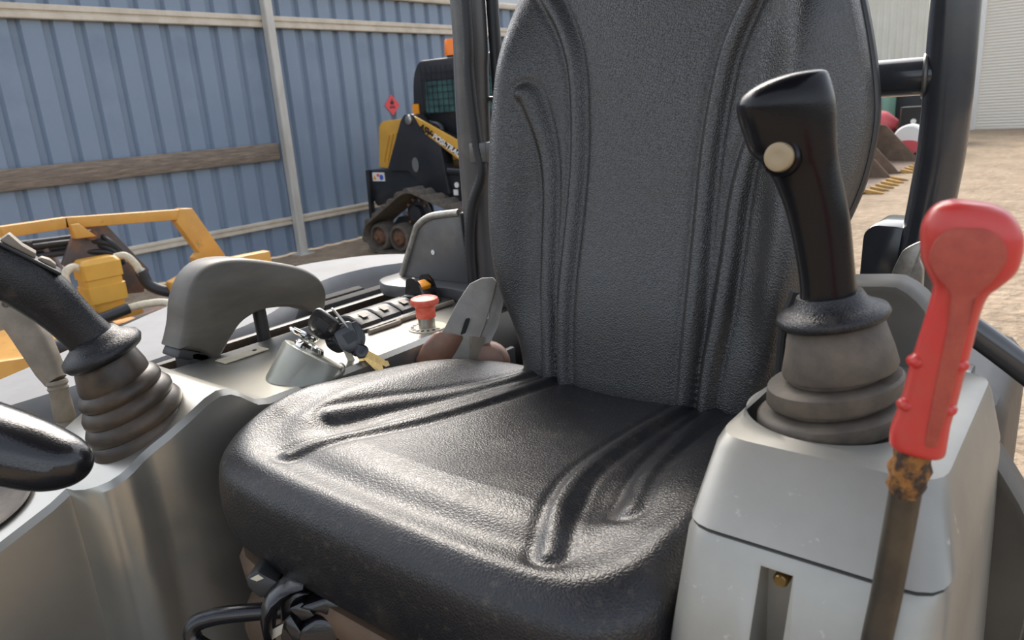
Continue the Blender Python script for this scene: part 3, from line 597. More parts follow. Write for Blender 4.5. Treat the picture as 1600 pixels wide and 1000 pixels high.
obj('pad', loft([aring(-1.008, sg * .007), aring(-1.005, sg * .002), aring(-1.0, 0), aring(-.958, 0), aring(-.952, sg * .0015), aring(-.948, sg * .006)]), 'armfoam', ar, smooth=50)
obj('pad_bracket', join(prism([(-1.0, .448, 1.254), (-1.0, .512, 1.222), (-1.0, .520, 1.232), (-1.0, .456, 1.266)], (.045, 0, 0))), 'blackplastic', ar, bevel=.003)
obj('post', loft([at_z(rrect(-.995, -.955, .462, .497, .006, 20), z) for z in (1.0, 1.252)]), 'blackplastic', ar)
obj('rear_strut', tube([(-.975, .60, 1.0), (-.975, .592, 1.285)], .010, smooth=False), 'blackplastic', ar)

# ---- joysticks
def joystick(t, P0, U, secs, gm, fl, boot, bm, dexp=2.2):
    P0 = V3(P0); U = V3((U[0], U[1], 0)); U /= np.linalg.norm(U); N = V3((U[1], -U[0], 0)); Z = V3((0, 0, 1))
    return P0, U, N, Z
# right joystick
rj = thing('joystick', 'upright black joystick with a brass coloured thumb button beside the red lever', 'joystick', (-.134, .50, 1.29))
P0 = V3((-.134, .50, 1.403)); U = V3((.966, .259, 0)); N = V3((.259, -.966, 0)); Z = V3((0, 0, 1)); k_ = .943
sec = [(-.0037, .004, .0200, .0185), (-.0037, .012, .0178, .0165), (-.0063, .031, .0175, .0160), (-.012, .0622, .0188, .0165), (-.0185, .0843, .0203, .0180), (-.0239, .0975, .0228, .0200), (-.0289, .106, .0264, .0225), (-.0320, .119, .0284, .0245), (-.0340, .130, .0297, .0255), (-.0345, .138, .0293, .0255), (-.0325, .1445, .0255, .0235), (-.0285, .150, .0195, .019), (-.0235, .1535, .0125, .0135), (-.0205, .1550, .006, .007)]
ctr = np.array([[s[0], s[1]] for s in sec])
sp_i = np.linspace(0, len(sec) - 1, 60); arr = np.array(sec)
ss = spline([(a[0], a[1], a[2]) for a in arr], 5); dd = spline([(a[3], 0, 0) for a in arr], 5)
obj('grip', loft([circ(P0 + U * a[0] + Z * a[1], U * a[2], N * b[0], 40, 2.35) for a, b in zip(ss, dd)]), 'gripR', rj, smooth=60)
bt = P0 + U * -.0352 + Z * .1045 + N * .0215
BN = N * .93 + Z * .1 - U * .3
obj('button_rim', lathe(bt - BN / np.linalg.norm(BN) * .004, BN, [(.0125, 0), (.0122, .004), (.0105, .0052), (.0098, .0035)], 28), 'gripR', rj)
obj('thumb_button', lathe(bt - BN / np.linalg.norm(BN) * .002, BN, [(.0092, 0), (.0092, .005), (.0086, .0062), (.006, .0068), (.0035, .0064), (.0, .0064)], 28), 'buttontan', rj, label='dull brass coloured button')
def tilt(c, a, r, n=40, sy=.96): return None
ax = Z * .985 - U * .17; ax /= np.linalg.norm(ax); UA = U * .985 + Z * .17
obj('flange', lathe(P0 - U * .0012 - Z * .001, ax, [(.030, -.0055), (.0342, -.0045), (.0360, -.0015), (.0347, .0018), (.029, .0045), (.0235, .008), (.0205, .014)], 44, u=UA), 'gripL', rj, smooth=60)
def bootring(c, r, s, sq=2.0): return circ(c, UA * r, np.cross(ax, UA) * r * .97, 44, sq)
bt_ = []
for u, w, r in ((.0005, -.004, .0262), (.0015, -.008, .0300), (.004, -.026, .0345), (.005, -.0370, .0370), (.005, -.0400, .0362), (.0045, -.0415, .030), (.0035, -.0450, .030), (.003, -.0455, .0412), (.0025, -.0475, .0436), (.002, -.0575, .0438), (.002, -.0598, .0424), (.0018, -.061, .0355), (.0015, -.0645, .0355), (.001, -.0652, .0460), (.001, -.0675, .0486), (.0005, -.0775, .0488), (.0005, -.080, .0472), (.0003, -.0815, .0405), (.0003, -.0850, .0405), (.0003, -.0858, .0500), (.0002, -.088, .0525), (0, -.105, .0527), (0, -.118, .053), (0, -.135, .053)):
    bt_.append(bootring(P0 + U * u + Z * w, r, 1))
obj('boot', loft(bt_), 'rubber', rj, smooth=45)
# left joystick
lj = thing('joystick', 'bent black joystick over a brown ribbed boot on the left console', 'joystick', (-.80, .33, 1.25))
P1 = V3((-.8124, .3022, 1.3337)); U1 = V3((.349, .937, 0)); N1 = V3((.937, -.349, 0))
gp = [(.0, .004, .0235), (-.012, .024, .0225), (-.0215, .041, .0232), (-.033, .060, .0255), (-.047, .078, .0268), (-.060, .091, .0262), (-.076, .104, .0255), (-.092, .115, .0245), (-.104, .122, .019), (-.110, .126, .009)]
gs = spline(gp, 6); tg = np.gradient(gs[:, :2], axis=0); tg /= np.linalg.norm(tg, axis=1)[:, None]
rg = []
for a, t in zip(gs, tg):
    pd = U1 * t[1] - Z * t[0]      # in-plane perpendicular
    rg.append(circ(P1 + U1 * a[0] + Z * a[1], pd * a[2], N1 * a[2] * .86, 36, 2.25))
obj('grip', loft(rg), 'gripL', lj, smooth=60)
d_ = V3(U1 * -.75 + Z * .66); d_ /= np.linalg.norm(d_); upv = U1 * .66 + Z * .75
sc_ = P1 + U1 * -.040 + Z * .1065
sp_ = obj('switch_plate', obox(sc_ - upv * .001, d_, N1, upv, .062, .030, .004), 'blackplastic', lj, bevel=.0018)
obj('rocker_switch', loft([[sc_ + d_ * a + N1 * s * w_ + upv * b for a, b in ((-.016, .001), (-.014, .006), (-.002, .0055), (.012, .0095), (.015, .001))] for s, w_ in ((-1, .011), (1, .011))]) if False else loft([[sc_ + d_ * (a + .012) + N1 * s + upv * b for a, b in ((-.017, .001), (-.015, .006), (-.002, .0065), (.013, .0105), (.016, .001))] for s in (-.011, .011)]), 'tan', sp_, bevel=.001)
obj('rocker_switch', loft([[sc_ + d_ * (a - .016) + N1 * s + upv * b for a, b in ((-.009, .001), (-.007, .0045), (0, .006), (.007, .0045), (.009, .001))] for s in (-.008, .008)]), 'tan', sp_, bevel=.001)
obj('trigger', tube([P1 + U1 * -.078 + Z * .082 + N1 * .002, P1 + U1 * -.086 + Z * .066 + N1 * .002, P1 + U1 * -.10 + Z * .056], [.009, .009, .006], 14), 'tan', lj)
ax = Z * .94 - U1 * .30; ax /= np.linalg.norm(ax); UA = U1 * .94 + Z * .30
obj('flange', lathe(P1 + U1 * .002 - Z * .001, ax, [(.030, -.009), (.0385, -.0075), (.0415, -.002), (.0400, .003), (.033, .008), (.027, .012), (.0235, .018)], 44, u=UA), 'gripL', lj, smooth=60)
bt_ = []
for u, w, r in ((.0015, -.010, .031), (.003, -.016, .0335), (.006, -.030, .0372), (.007, -.0345, .0375), (.008, -.037, .0372), (.0085, -.0395, .0410), (.010, -.045, .0445), (.0115, -.0495, .0445), (.0125, -.0525, .0425), (.013, -.055, .0460), (.0145, -.061, .0497), (.0155, -.0665, .0497), (.0165, -.0695, .0478), (.017, -.072, .0505), (.018, -.078, .0538), (.019, -.084, .0540), (.0195, -.0875, .0520), (.020, -.09, .0545), (.021, -.096, .0562), (.022, -.112, .0562)):
    bt_.append(bootring(P1 + U1 * u + Z * w, r, 1))
obj('boot', loft(bt_), 'rubber_brown', lj, smooth=45)

# ---- tan lever behind the left joystick
tl_ = thing('tan_lever', 'tan plastic lever handle standing behind the left joystick', 'lever', (-.96, .30, 1.1))
lp = [V3(p) for p in ((-1.042, .288, 1.372), (-1.030, .293, 1.358), (-1.010, .299, 1.335), (-.996, .303, 1.309), (-.982, .305, 1.282), (-.974, .306, 1.267))]
LD = (lp[-1] - lp[0]) / np.linalg.norm(lp[-1] - lp[0])
def flat(p, w, d): 
    s = np.cross(LD, V3((.62, -.75, .2))); s /= np.linalg.norm(s); n_ = np.cross(s, LD)
    return circ(p, s * w, n_ * d, 28, 3.2)
hd = obj('handle', loft([flat(p, w, d) for p, w, d in zip(lp[1:], (.0185, .0195, .0190, .0160, .012), (.012, .0135, .013, .012, .0105))]), 'tan', tl_)
cp = obj('handle_cap', loft([flat(lp[0] - LD * .006, .012, .008), flat(lp[0], .0165, .011), flat(lp[1] + LD * .004, .0192, .0128), flat(lp[1] + LD * .012, .0194, .013)]), 'tan', tl_)
obj('cap_screw', lathe(lp[1] + V3((.62, -.75, .2)) * .0125 + V3((.006, .004, .003)), (.62, -.75, .2), [(.004, 0), (.0042, .001), (.003, .0012), (.0025, .0004), (0, .0004)], 14), 'rubber', cp)
obj('lever_boot', lathe((-.9725, .3062, 1.268), (.10, -.05, -.98), [(.0115, 0), (.0125, .004), (.0105, .007), (.012, .010), (.0105, .013), (.0115, .03), (.0122, .048), (.0095, .052), (.013, .056), (.0135, .063), (.010, .067), (.0138, .071), (.0145, .080), (.011, .084), (.015, .09), (.016, .11), (.016, .2)], 28), 'tan', tl_)

# ---- glossy black knob, lower left
kn = thing('black_handle', 'glossy black rounded handle poking in at the lower left', 'handle', (-.65, .12, .74))
kp = [(-.76, .055, 1.395), (-.70, .096, 1.368), (-.655, .126, 1.349), (-.625, .147, 1.335), (-.605, .160, 1.327), (-.590, .171, 1.320), (-.578, .179, 1.3165), (-.571, .184, 1.3145), (-.5685, .186, 1.314)]
kr = [.026, .031, .0315, .0300, .0275, .0240, .0185, .0115, .003]
D = V3((.79, .53, -.30)); D /= np.linalg.norm(D); Sx = np.cross(D, V3((0, 0, 1))); Sx /= np.linalg.norm(Sx); Ux = np.cross(Sx, D)
kps = spline(kp, 5); krs = spline([(r, 0, 0) for r in kr], 5)[:, 0]
def kring(c, r):
    a = circ(c, Sx * r, Ux * r * .93, 40, 2.2); out = []
    for q in a:
        h = (q - c) @ Ux / r
        out.append(q + Ux * (-.0022 if .18 < h < .42 and r > .02 else 0))
    return np.array(out)
obj('handle_grip', loft([kring(c, max(r, .001)) for c, r in zip(kps, krs)]), 'gloss', kn, smooth=60)
obj('handle_stem', tube([(-.70, .096, 1.35), (-.705, .092, 1.2), (-.72, .06, .75)], .012, 14), 'gloss', kn)

# ---- seat
seat = thing('operator_seat', 'black moulded vinyl operator seat with ribbed back and cushion', 'seat', (-.44, .55, .74))
# cushion
CXC, BY = -.44, .55
half = [(0, .775), (.10, .776), (.155, .772), (.192, .752), (.214, .70), (.233, .63), (.246, .55), (.251, .47), (.250, .405), (.240, .358), (.205, .326), (.14, .315), (.06, .313), (0, .313)]
fo = [(a * 1.045 - .009, b) for a, b in half] + [(-a * 1.075 - .009 * (a < .01), b) for a, b in half[::-1][1:-1]]
outl = resample(spline([(a, b, 0) for a, b in fo] + [(fo[0][0], fo[0][1], 0)], 8)[:-1, :2], 420)
cen = np.array([0, .56])
NA, NR = 420, 120
def ridgelines(sgn):
    return ([(sgn * a, b) for a, b in ((.090, .765), (.093, .66), (.098, .57), (.108, .49), (.125, .435), (.143, .395), (.156, .368))],
            [(sgn * a, b) for a, b in ((.127, .755), (.134, .66), (.146, .57), (.160, .505), (.172, .465), (.180, .44))])
def cush_z(X, Y):
    aX = np.abs(X)
    z = 1.203 + .115 * np.clip(.775 - Y, 0, .36) - .10 * np.clip(.42 - Y, 0, 1) ** 1 * .0
    z += -1.5 * np.clip(.40 - Y, 0, 1) ** 2           # waterfall front
    z += .006 * sst(.12, .0, aX) * sst(.36, .5, Y) * -1            # slight hollow in the middle channel
    bol = sst(.135, .205, aX) * sst(.34, .48, Y) * sst(.80, .62, Y)
    z += .022 * bol
    scoop = np.exp(-((aX - .165) / .030) ** 2 - ((Y - .44) / .05) ** 2)
    z -= .010 * scoop
    for s in (-1, 1):
        for line, amp in zip(ridgelines(s), (.0052, .0046)):
            line = spline([(a, b, 0) for a, b in line], 5)[:, :2]
            d = polydist(X, Y, line)
            z += amp * .8 * (1 - sst(.002, .0115, d)) - .0014 * np.exp(-((d - .0145) / .004) ** 2)
    return z
vs = []
prof = []   # (outline scale s, drop z, outward shift)
for i in range(NR): prof.append((i / (NR - 1) * .985, 'top'))
ring_v = []
for s, _ in prof:
    s2 = 1 - (1 - s) ** 1.0
    P = cen + (outl - cen) * s2
    z = cush_z(P[:, 0], P[:, 1])
    e = np.clip((s2 - .84) / .16, 0, 1)
    z = z - (.0055 * np.exp(-((s2 - .80) / .07) ** 2) - .002 * np.exp(-((s2 - .91) / .04) ** 2)) * sst(.52, .42, P[:, 1]) - .028 * (1 - np.sqrt(np.clip(1 - e ** 2.4, 0, 1)))
    ring_v.append(np.c_[P[:, 0] + CXC, P[:, 1], z])
last = ring_v[-1]
for sc, dz in ((.994, .006), (1.0, .016), (1.004, .028), (1.005, .042), (1.0, .058), (.985, .072), (.95, .082), (.90, .086), (.80, .088), (.5, .088)):
    P = cen + (outl - cen) * sc
    ring_v.append(np.c_[P[:, 0] + CXC, P[:, 1], last[:, 2] - dz])
obj('cushion', loft(ring_v), 'leather_seat', seat, smooth=70)
# backrest: built in a tilted plane
HB = [(1.165, .0), (1.166, .10), (1.172, .140), (1.19, .160), (1.235, .170), (1.30, .186), (1.35, .199), (1.40, .218), (1.45, .232), (1.50, .237), (1.54, .234), (1.60, .222), (1.66, .204), (1.71, .182), (1.745, .150), (1.765, .10), (1.772, 0)]
fo = [(w, z) for z, w in HB] + [(-w, z) for z, w in HB[::-1][1:-1]]
outb = resample(spline([(a, b, 0) for a, b in fo] + [(fo[0][0], fo[0][1], 0)], 8)[:-1, :2], 420)
cenb = np.array([0, 1.47]); BXC = -.431
def blines(s):
    return ([(s * a, b) for a, b in ((.080, 1.17), (.084, 1.235), (.086, 1.33), (.085, 1.42), (.085, 1.48), (.089, 1.535), (.098, 1.59), (.116, 1.635), (.138, 1.67), (.16, 1.70))],
            [(s * a, b) for a, b in ((.105, 1.175), (.109, 1.25), (.116, 1.31), (.120, 1.38), (.123, 1.44), (.131, 1.495), (.150, 1.552), (.157, 1.563))])
def back_d(X, Zz):
    aX = np.abs(X); d = np.zeros_like(X)
    d += .010 * np.exp(-((Zz - 1.30) / .10) ** 2) * sst(.16, .06, aX)      # lumbar swell
    ctr_b = .165 + .012 * sst(1.3, 1.5, Zz)
    d += .038 * np.exp(-((aX - .185) / .036) ** 2) * sst(1.20, 1.36, Zz) * sst(1.74, 1.58, Zz)
    d -= .008 * np.exp(-((aX - .150) / .02) ** 2) * sst(1.24, 1.32, Zz) * sst(1.52, 1.42, Zz)
    for s in (-1, 1):
        for q_, (line, amp) in enumerate(zip(blines(s), (.0085, .0075))):
            if q_ == 1 and s == 1: line = line[:-3] + [(s * .131, 1.485), (s * .142, 1.512)]
            line = spline([(a, b, 0) for a, b in line], 5)[:, :2]
            dd_ = polydist(X, Zz, line)
            d += amp * (1 - sst(.0025, .0125, dd_)) - .0025 * np.exp(-((dd_ - .0135) / .004) ** 2)
    return d
ring_v = []
for i in range(NR):
    s2 = i / (NR - 1) * .985
    P = cenb + (outb - cenb) * s2
    d = back_d(P[:, 0], P[:, 1]); e = np.clip((s2 - .80) / .20, 0, 1)
    d = d - .030 * (1 - np.sqrt(np.clip(1 - e ** 2.4, 0, 1)))
    y = .72 + .2 * (P[:, 1] - 1.2) - d
    ring_v.append(np.c_[P[:, 0] + BXC, y, P[:, 1]])
last = ring_v[-1]
for sc, dz in ((.994, .005), (1.0, .014), (1.003, .026), (1.0, .038), (.99, .046)):
    P = cenb + (outb - cenb) * sc
    ring_v.append(np.c_[P[:, 0] + BXC, last[:, 1] + dz, P[:, 1]])
P = cenb + (outb - cenb) * .8; ring_v.append(np.c_[P[:, 0] + BXC, last[:, 1] + .048, P[:, 1]])
obj('backrest', loft(ring_v), 'leather', seat, smooth=70)
rv = []
for sc, dz in ((1.004, .036), (1.012, .040), (1.012, .052), (.96, .066), (.7, .076)):
    P = cenb + (outb - cenb) * sc; rv.append(np.c_[P[:, 0] + BXC, last[:, 1] + dz, P[:, 1]])
obj('back_shell', loft(rv), 'shell', seat, smooth=60)
obj('seat_pan', loft([at_z(rrect(-.64, -.25, .36, .74, .06, 48), z) for z in (1.09, 1.14)]), 'shell', seat, bevel=.004)
for x in (-.665, -.215): obj('recline_bracket', box(x, x + .01, .72, .80, 1.10, 1.21), 'shell', seat, bevel=.003)
bl = []
for z, a in ((1.125, .0), (1.115, -.004), (1.098, -.003), (1.085, .012), (1.078, .016), (1.070, .006), (1.055, -.006), (1.03, -.010), (1.012, -.004), (1.0, .012), (.992, .012), (.97, -.006), (.93, -.008), (.91, .010), (.88, -.004), (.742, -.006)):
    bl.append(at_z(rrect(-.690 + a, -.24 - a, .328 + a, .70 - a, .07, 72), z))
obj('suspension_bellows', loft(bl), 'bellows', seat, smooth=60)
obj('slide_bar', tube([(-.575, .34, 1.088), (-.617, .2937, 1.094), (-.6359, .2772, 1.0915), (-.645, .2685, 1.0875), (-.6475, .264, 1.0815), (-.6458, .2628, 1.0745), (-.639, .2653, 1.0668), (-.60, .285, 1.045), (-.54, .32, 1.01)], .0085, 14, 6), 'gloss', seat)

# weight adjuster under the cushion front
ad = thing('adjuster_lever', 'black plastic seat adjuster lever with rusty screw under the cushion front', 'lever', (-0.5252, 0.3056, 1.0725))
fd = V3((.62, -.76, .12)); fd /= np.linalg.norm(fd)
def slab(pts, d0, d1): return prism([V3(p) + fd * d0 for p in pts], fd * (d1 - d0))
obj('lever_body', slab([(-0.5826, 0.2978, 1.1501), (-0.5749, 0.3059, 1.1551), (-0.5589, 0.3151, 1.1441), (-0.5612, 0.3091, 1.1337), (-0.5695, 0.3009, 1.1299), (-0.5805, 0.2961, 1.1415)], -.03, .008), 'blackplastic', ad, bevel=.003)
obj('paper_scrap', slab([(-0.5787, 0.3003, 1.1494), (-0.5740, 0.3061, 1.1522), (-0.5697, 0.3085, 1.1484), (-0.5740, 0.3037, 1.1465)], .008, .0087), 'cream', ad, smooth=0)
po = [(-0.5256, 0.3200, 1.1533), (-0.5355, 0.3119, 1.1531), (-0.5427, 0.3049, 1.1504), (-0.5508, 0.2959, 1.1440), (-0.5551, 0.2892, 1.1357), (-0.5539, 0.2852, 1.1224), (-0.5503, 0.2840, 1.1112), (-0.5457, 0.2821, 1.0916)]
pi_ = [(-0.5249, 0.3172, 1.1439), (-0.5324, 0.3093, 1.1397), (-0.5376, 0.3032, 1.1347), (-0.5424, 0.2963, 1.1269), (-0.5441, 0.2919, 1.1188), (-0.5439, 0.2888, 1.1100), (-0.5429, 0.2855, 1.1012), (-0.5420, 0.2842, 1.0916)]
obj('lever_paddle', loft([np.array([V3(o) - fd * .014, V3(o) * .8 + V3(q) * .2 + fd * .004, V3(o) * .4 + V3(q) * .6 + fd * .008, V3(q) + fd * .001, V3(q) - fd * .014]) for o, q in zip(po, pi_)]), 'gloss', ad, smooth=45)
obj('lever_bracket', slab([(-.550, .301, 1.135), (-.528, .321, 1.128), (-.505, .332, 1.10), (-.505, .325, 1.04), (-.55, .285, 1.04)], -.030, -.014), 'gloss', ad, bevel=.003)
obj('lever_web', slab([(-0.5420, 0.3085, 1.1240), (-0.5321, 0.3185, 1.1292), (-0.5214, 0.3224, 1.1161), (-0.5299, 0.3138, 1.1118)], -.012, .004), 'gloss', ad, bevel=.002)
obj('lever_web', slab([(-0.5450, 0.3004, 1.1094), (-0.5393, 0.3081, 1.1171), (-0.5250, 0.3110, 1.0937), (-0.5315, 0.3049, 1.0868)], -.012, .002), 'gloss', ad, bevel=.002)
obj('pivot_arm', slab([(-0.5322, 0.3127, 1.1249), (-0.5275, 0.3173, 1.1286), (-0.5110, 0.3340, 1.1343), (-0.5044, 0.3373, 1.1306), (-0.4974, 0.3397, 1.1193), (-0.5042, 0.3315, 1.1128), (-0.5163, 0.3242, 1.1199)], -.02, .004), 'gloss', ad, bevel=.003)
obj('pivot_screw', lathe(V3((-0.5087, 0.3344, 1.1302)) + fd * .003 + V3((.002, .002, -.004)), fd, [(.0062, 0), (.0062, .0015), (.0045, .0022), (.003, .0006), (0, .0006)], 16), 'rusty', ad)
obj('cam_lobe', slab(roundpoly([(-0.5302, 0.3089, 1.0997), (-0.5295, 0.3129, 1.1085), (-0.5183, 0.3251, 1.1164), (-0.5082, 0.3316, 1.1117), (-0.5035, 0.3322, 1.1029), (-0.5013, 0.3277, 1.0725), (-0.5288, 0.3060, 1.0725)], .008, 4), -.022, .008), 'gloss', ad, bevel=.004)
obj('steel_tab', slab([(-0.5479, 0.2912, 1.1080), (-0.5400, 0.2995, 1.1129), (-0.5401, 0.2960, 1.1041), (-0.5467, 0.2888, 1.0991)], -.004, .0005), 'steel', ad, smooth=0)

# ---- seat belt
sb = thing('seat_belt_stalk', 'grey slotted seat belt stalk at the left of the seat back', 'seat belt', (-0.6804, 0.7182, 1.2571))
F1 = V3((.60, -.78, .15)); F1 /= np.linalg.norm(F1)
outl_s = [(-0.6955, 0.7002, 1.2022), (-0.6795, 0.7116, 1.1985), (-0.6691, 0.7371, 1.2334), (-0.6615, 0.7494, 1.2627), (-0.6577, 0.7626, 1.2949), (-0.6568, 0.7711, 1.3147), (-0.6624, 0.7702, 1.3204), (-0.6747, 0.7617, 1.3204), (-0.6870, 0.7484, 1.3137), (-0.6974, 0.7324, 1.2911), (-0.7087, 0.7135, 1.2571), (-0.7106, 0.7069, 1.2514)]
cen_s = np.mean([V3(p) for p in outl_s], 0)
obj('stalk_plate', prism(outl_s, F1 * .006), 'beltplate', sb, bevel=.0018)
obj('stalk_slot', prism(roundpoly([(-.0035, -.014), (.0035, -.014), (.0035, .012), (-.0035, .012)], .0034, 4) @ np.array([V3((.74, .62, 0)), V3((.30, .24, .92))]) + V3((-0.6837, 0.7291, 1.2580)) + F1 * .0055, F1 * .001), 'dark_print', sb)
obj('stalk_side', prism([(-0.6795, 0.7116, 1.1985), (-0.6615, 0.7494, 1.2627), (-0.6568, 0.7711, 1.3166), (-0.6520, 0.7834, 1.3100), (-0.6539, 0.7560, 1.2523), (-0.6700, 0.7258, 1.1985)], (.004, .003, 0)), 'beltplate', sb, bevel=.001)
rr_ = thing('belt_sleeve', 'brown vinyl sleeve lying over the belt at the stalk foot', 'sleeve', (-0.7087, 0.6898, 1.2192))
d_ = V3((.024, .038, .038)); d_ /= np.linalg.norm(d_)
obj('sleeve_roll', loft([circ(V3(c), V3((.74, .62, -.25)) * w, np.cross(d_, V3((.74, .62, -.25))) * .014, 30, 2.4) for c, w in (((-0.7154, 0.6870, 1.1985), .023), ((-0.7144, 0.6880, 1.2117), .0245), ((-0.7069, 0.6965, 1.2306), .024), ((-0.6993, 0.7069, 1.2457), .0215), ((-0.6974, 0.7097, 1.2495), .018))]), 'brown', rr_, smooth=55)
r2 = thing('belt_reel', 'round brown belt reel tucked behind the stalk by the seat back', 'reel', (-0.6615, 0.7371, 1.2004))
obj('reel_cover', lathe((-0.6615, 0.7418, 1.2004), (.5, -.8, .2), [(.030, -.02), (.032, -.012), (.031, .004), (.026, .010), (.01, .013), (0, .0135)], 30), 'brown', r2)
obj('reel_strap', beam((-0.6728, 0.7201, 1.1814), (-0.6672, 0.7324, 1.2429), .006, .02), 'tan', r2)

# ---- left canopy post, gusset, flange, hose
PY = .93
cp_ = thing('canopy_post', 'haze-lightened grey canopy post with welded gusset behind the left of the seat', 'post', (-.81, PY, 1.25))
obj('post_tube', tube([(-.806, PY, 2.30), (-.807, PY, 1.72), (-.812, PY, 1.60), (-.816, PY, 1.52), (-.818, PY, 1.40), (-.818, PY, 1.265)], .0275, 28), 'frameL', cp_)
gus = roundpoly([(-1.002, 1.262), (-.950, 1.352), (-.912, 1.375), (-.842, 1.384), (-.836, 1.262)], [.003, .03, .02, .006, .003], 5)
gg = obj('gusset', prism([(a, PY - .022, b) for a, b in gus], (0, .012, 0)), 'frameL', cp_, bevel=.002)
obj('gusset_glint_edge', tube([(a, PY - .021, b) for a, b in [(-1.000, 1.264), (-.957, 1.340), (-.945, 1.358), (-.912, 1.3745), (-.845, 1.3835)]], .0065, 10, 6), 'edge', gg, label='pale edge painting the sun glint on the gusset')  # pale metal strip stands in for sun glinting along the plate edge
obj('gusset_hole', lathe((-.914, PY - .0225, 1.312), (0, -1, 0), [(.0045, 0), (.0045, .0006)], 14), 'white', gg)
fl_ = roundpoly([(-1.03, .875), (-.985, .845), (-.93, .848), (-.86, .875), (-.77, .862), (-.72, .88), (-.72, 1.02), (-1.03, 1.02)], .02, 4)
obj('base_flange', loft([at_z(fl_, 1.240), at_z(fl_, 1.262)]), 'frameL', cp_, bevel=.003)
bb_ = obj('flange_bolt', lathe((-.855, .985, 1.262), (0, 0, 1), [(.026, 0), (.026, .006)], 24), 'steel', cp_)
obj('bolt_head', lathe((-.855, .985, 1.268), (0, 0, 1), [(.0165, 0), (.0165, .016), (.014, .019)], 6), 'steel', bb_, smooth=0)
obj('post_bracket', box(-.80, -.765, .895, .925, 1.466, 1.497), 'frameL', cp_, bevel=.003)
hz_ = thing('corrugated_hose', 'black corrugated hose running down beside the left canopy post', 'hose', (-.79, .90, 1.27))
obj('hose_run', tube([(-.786, .905, 2.2), (-.787, .902, 1.70), (-.790, .90, 1.60), (-.785, .90, 1.50), (-.780, .90, 1.45), (-.800, .895, 1.40), (-.812, .893, 1.34), (-.814, .892, 1.262)], .0085, 12, 40, ridge=.10, pitch=1), 'hose', hz_)
gz = thing('gas_strut', 'thin black gas strut with clamp between left post and seat back', 'strut', (-.76, .95, 1.27))
obj('strut_tube', tube([(-.772, .95, 2.2), (-.775, .95, 1.70), (-.778, .95, 1.27)], .0095, 16), 'hose', gz)
obj('strut_clamp', lathe((-.777, .95, 1.556), (0, 0, 1), [(.0125, 0), (.0125, .008)], 16), 'steel', gz)
obj('clamp_screw', tube([(-.793, .945, 1.562), (-.757, .945, 1.556)], .004, 8, smooth=False), 'steel', gz)

# ---- right canopy post and cross bar
rp = thing('canopy_post', 'dark glossy canopy post with cross bar right of the seat back', 'post', (-.15, PY, 1.2))
obj('post_tube', tube([(-.146, PY, 2.30), (-.1465, PY, 1.63), (-.147, PY, 1.49), (-.152, PY, 1.42), (-.160, PY, 1.34), (-.168, PY, 1.20)], .0238, 30), 'frame', rp)
obj('cross_bar', tube([(-.155, PY, 1.549), (-.585, PY, 1.549)], .0198, 24, smooth=False), 'frame', rp)
obj('bar_upright', tube([(-.57, PY, 1.545), (-.57, PY, 1.19)], .0198, 20, smooth=False), 'frame', rp)
wl = tube([V3((-.170, PY, 1.549)) + V3((0, math.cos(t), math.sin(t))) * .0215 + V3((.004 * abs(math.cos(t)), 0, 0)) for t in np.linspace(0, 2 * math.pi, 25)[:-1]], .0025, 8, 2, closed=True)
obj('weld_bead', wl, 'frameL', rp)
obj('mount_lug', prism(roundpoly([(-.176, 1.29), (-.180, 1.34), (-.170, 1.368), (-.158, 1.376), (-.150, 1.38), (-.146, 1.372), (-.154, 1.362), (-.148, 1.350), (-.146, 1.29)], .006, 3) @ np.array([[1, 0, 0], [0, 0, 1]]) + V3((0, PY - .042, 0)), (0, .01, 0)), 'edge', rp, bevel=.002)
obj('side_box', prism(roundpoly([(-.222, 1.27), (-.219, 1.378), (-.209, 1.389), (-.183, 1.388), (-.17, 1.385), (-.17, 1.27)], .006, 3) @ np.array([[1, 0, 0], [0, 0, 1]]) + V3((0, PY - .01, 0)), (0, .08, 0)), 'frame', rp, bevel=.003)
obj('post_foot', box(-.23, -.10, .88, .99, 1.19, 1.215), 'frame', rp, bevel=.004)

cr = thing('canopy_roof', 'dark canopy roof over the operator station', 'canopy', (-.45, .5, 2.28))
obj('roof_panel', loft([at_z(rrect(-.98, .08, -.05, 1.08, .1, 48), z) for z in (2.29, 2.33)]), 'shell', cr, bevel=.008)

# ---- right console
rc = thing('right_console', 'silver painted console block right of the cushion under the upright joystick', 'console', (-.12, .5, .74))
def crr(z, xl, xr, yf, yb=.63, r=.022): return at_z(rrect(xl, xr, yf, yb, r, 96), z)
lower = loft([crr(.76, -.190, -.03, .33), crr(1.10, -.191, -.035, .335), crr(1.212, -.190, -.038, .356), crr(1.280, -.1895, -.0405, .382), crr(1.285, -.188, -.042, .3855)])
lo_o = obj('lower_shell', lower, 'silver', rc, smooth=40)
def cut(o, geo):
    c = obj('cutter', geo, 'blackplastic', rc, smooth=0)
    md = o.modifiers.new('cut', 'BOOLEAN'); md.object = c; md.operation = 'DIFFERENCE'; md.solver = 'EXACT'
    bpy.context.view_layer.update()
    dg = bpy.context.evaluated_depsgraph_get(); me = bpy.data.meshes.new_from_object(o.evaluated_get(dg))
    o.modifiers.clear(); o.data = me
    bpy.data.objects.remove(c, do_unlink=True)
cut(lo_o, box(-.1355, -.1165, .30, .3945, 1.08, 1.277))
cut(lo_o, lathe((-.0895, .30, 1.224), (0, 1, 0), [(.0165, 0), (.0165, .10)], 40))
lo_o.data.shade_smooth(); lo_o.data.set_sharp_from_angle(angle=R(35))
obj('recess_stud', lathe((-.124, .394, 1.2705), (0, -1, 0), [(.0045, 0), (.0045, .012), (.0035, .0135)], 14), 'brass', rc)
hole = circ((-.132, .50, 0), (.054, 0, 0), (0, .054, 0), 96)
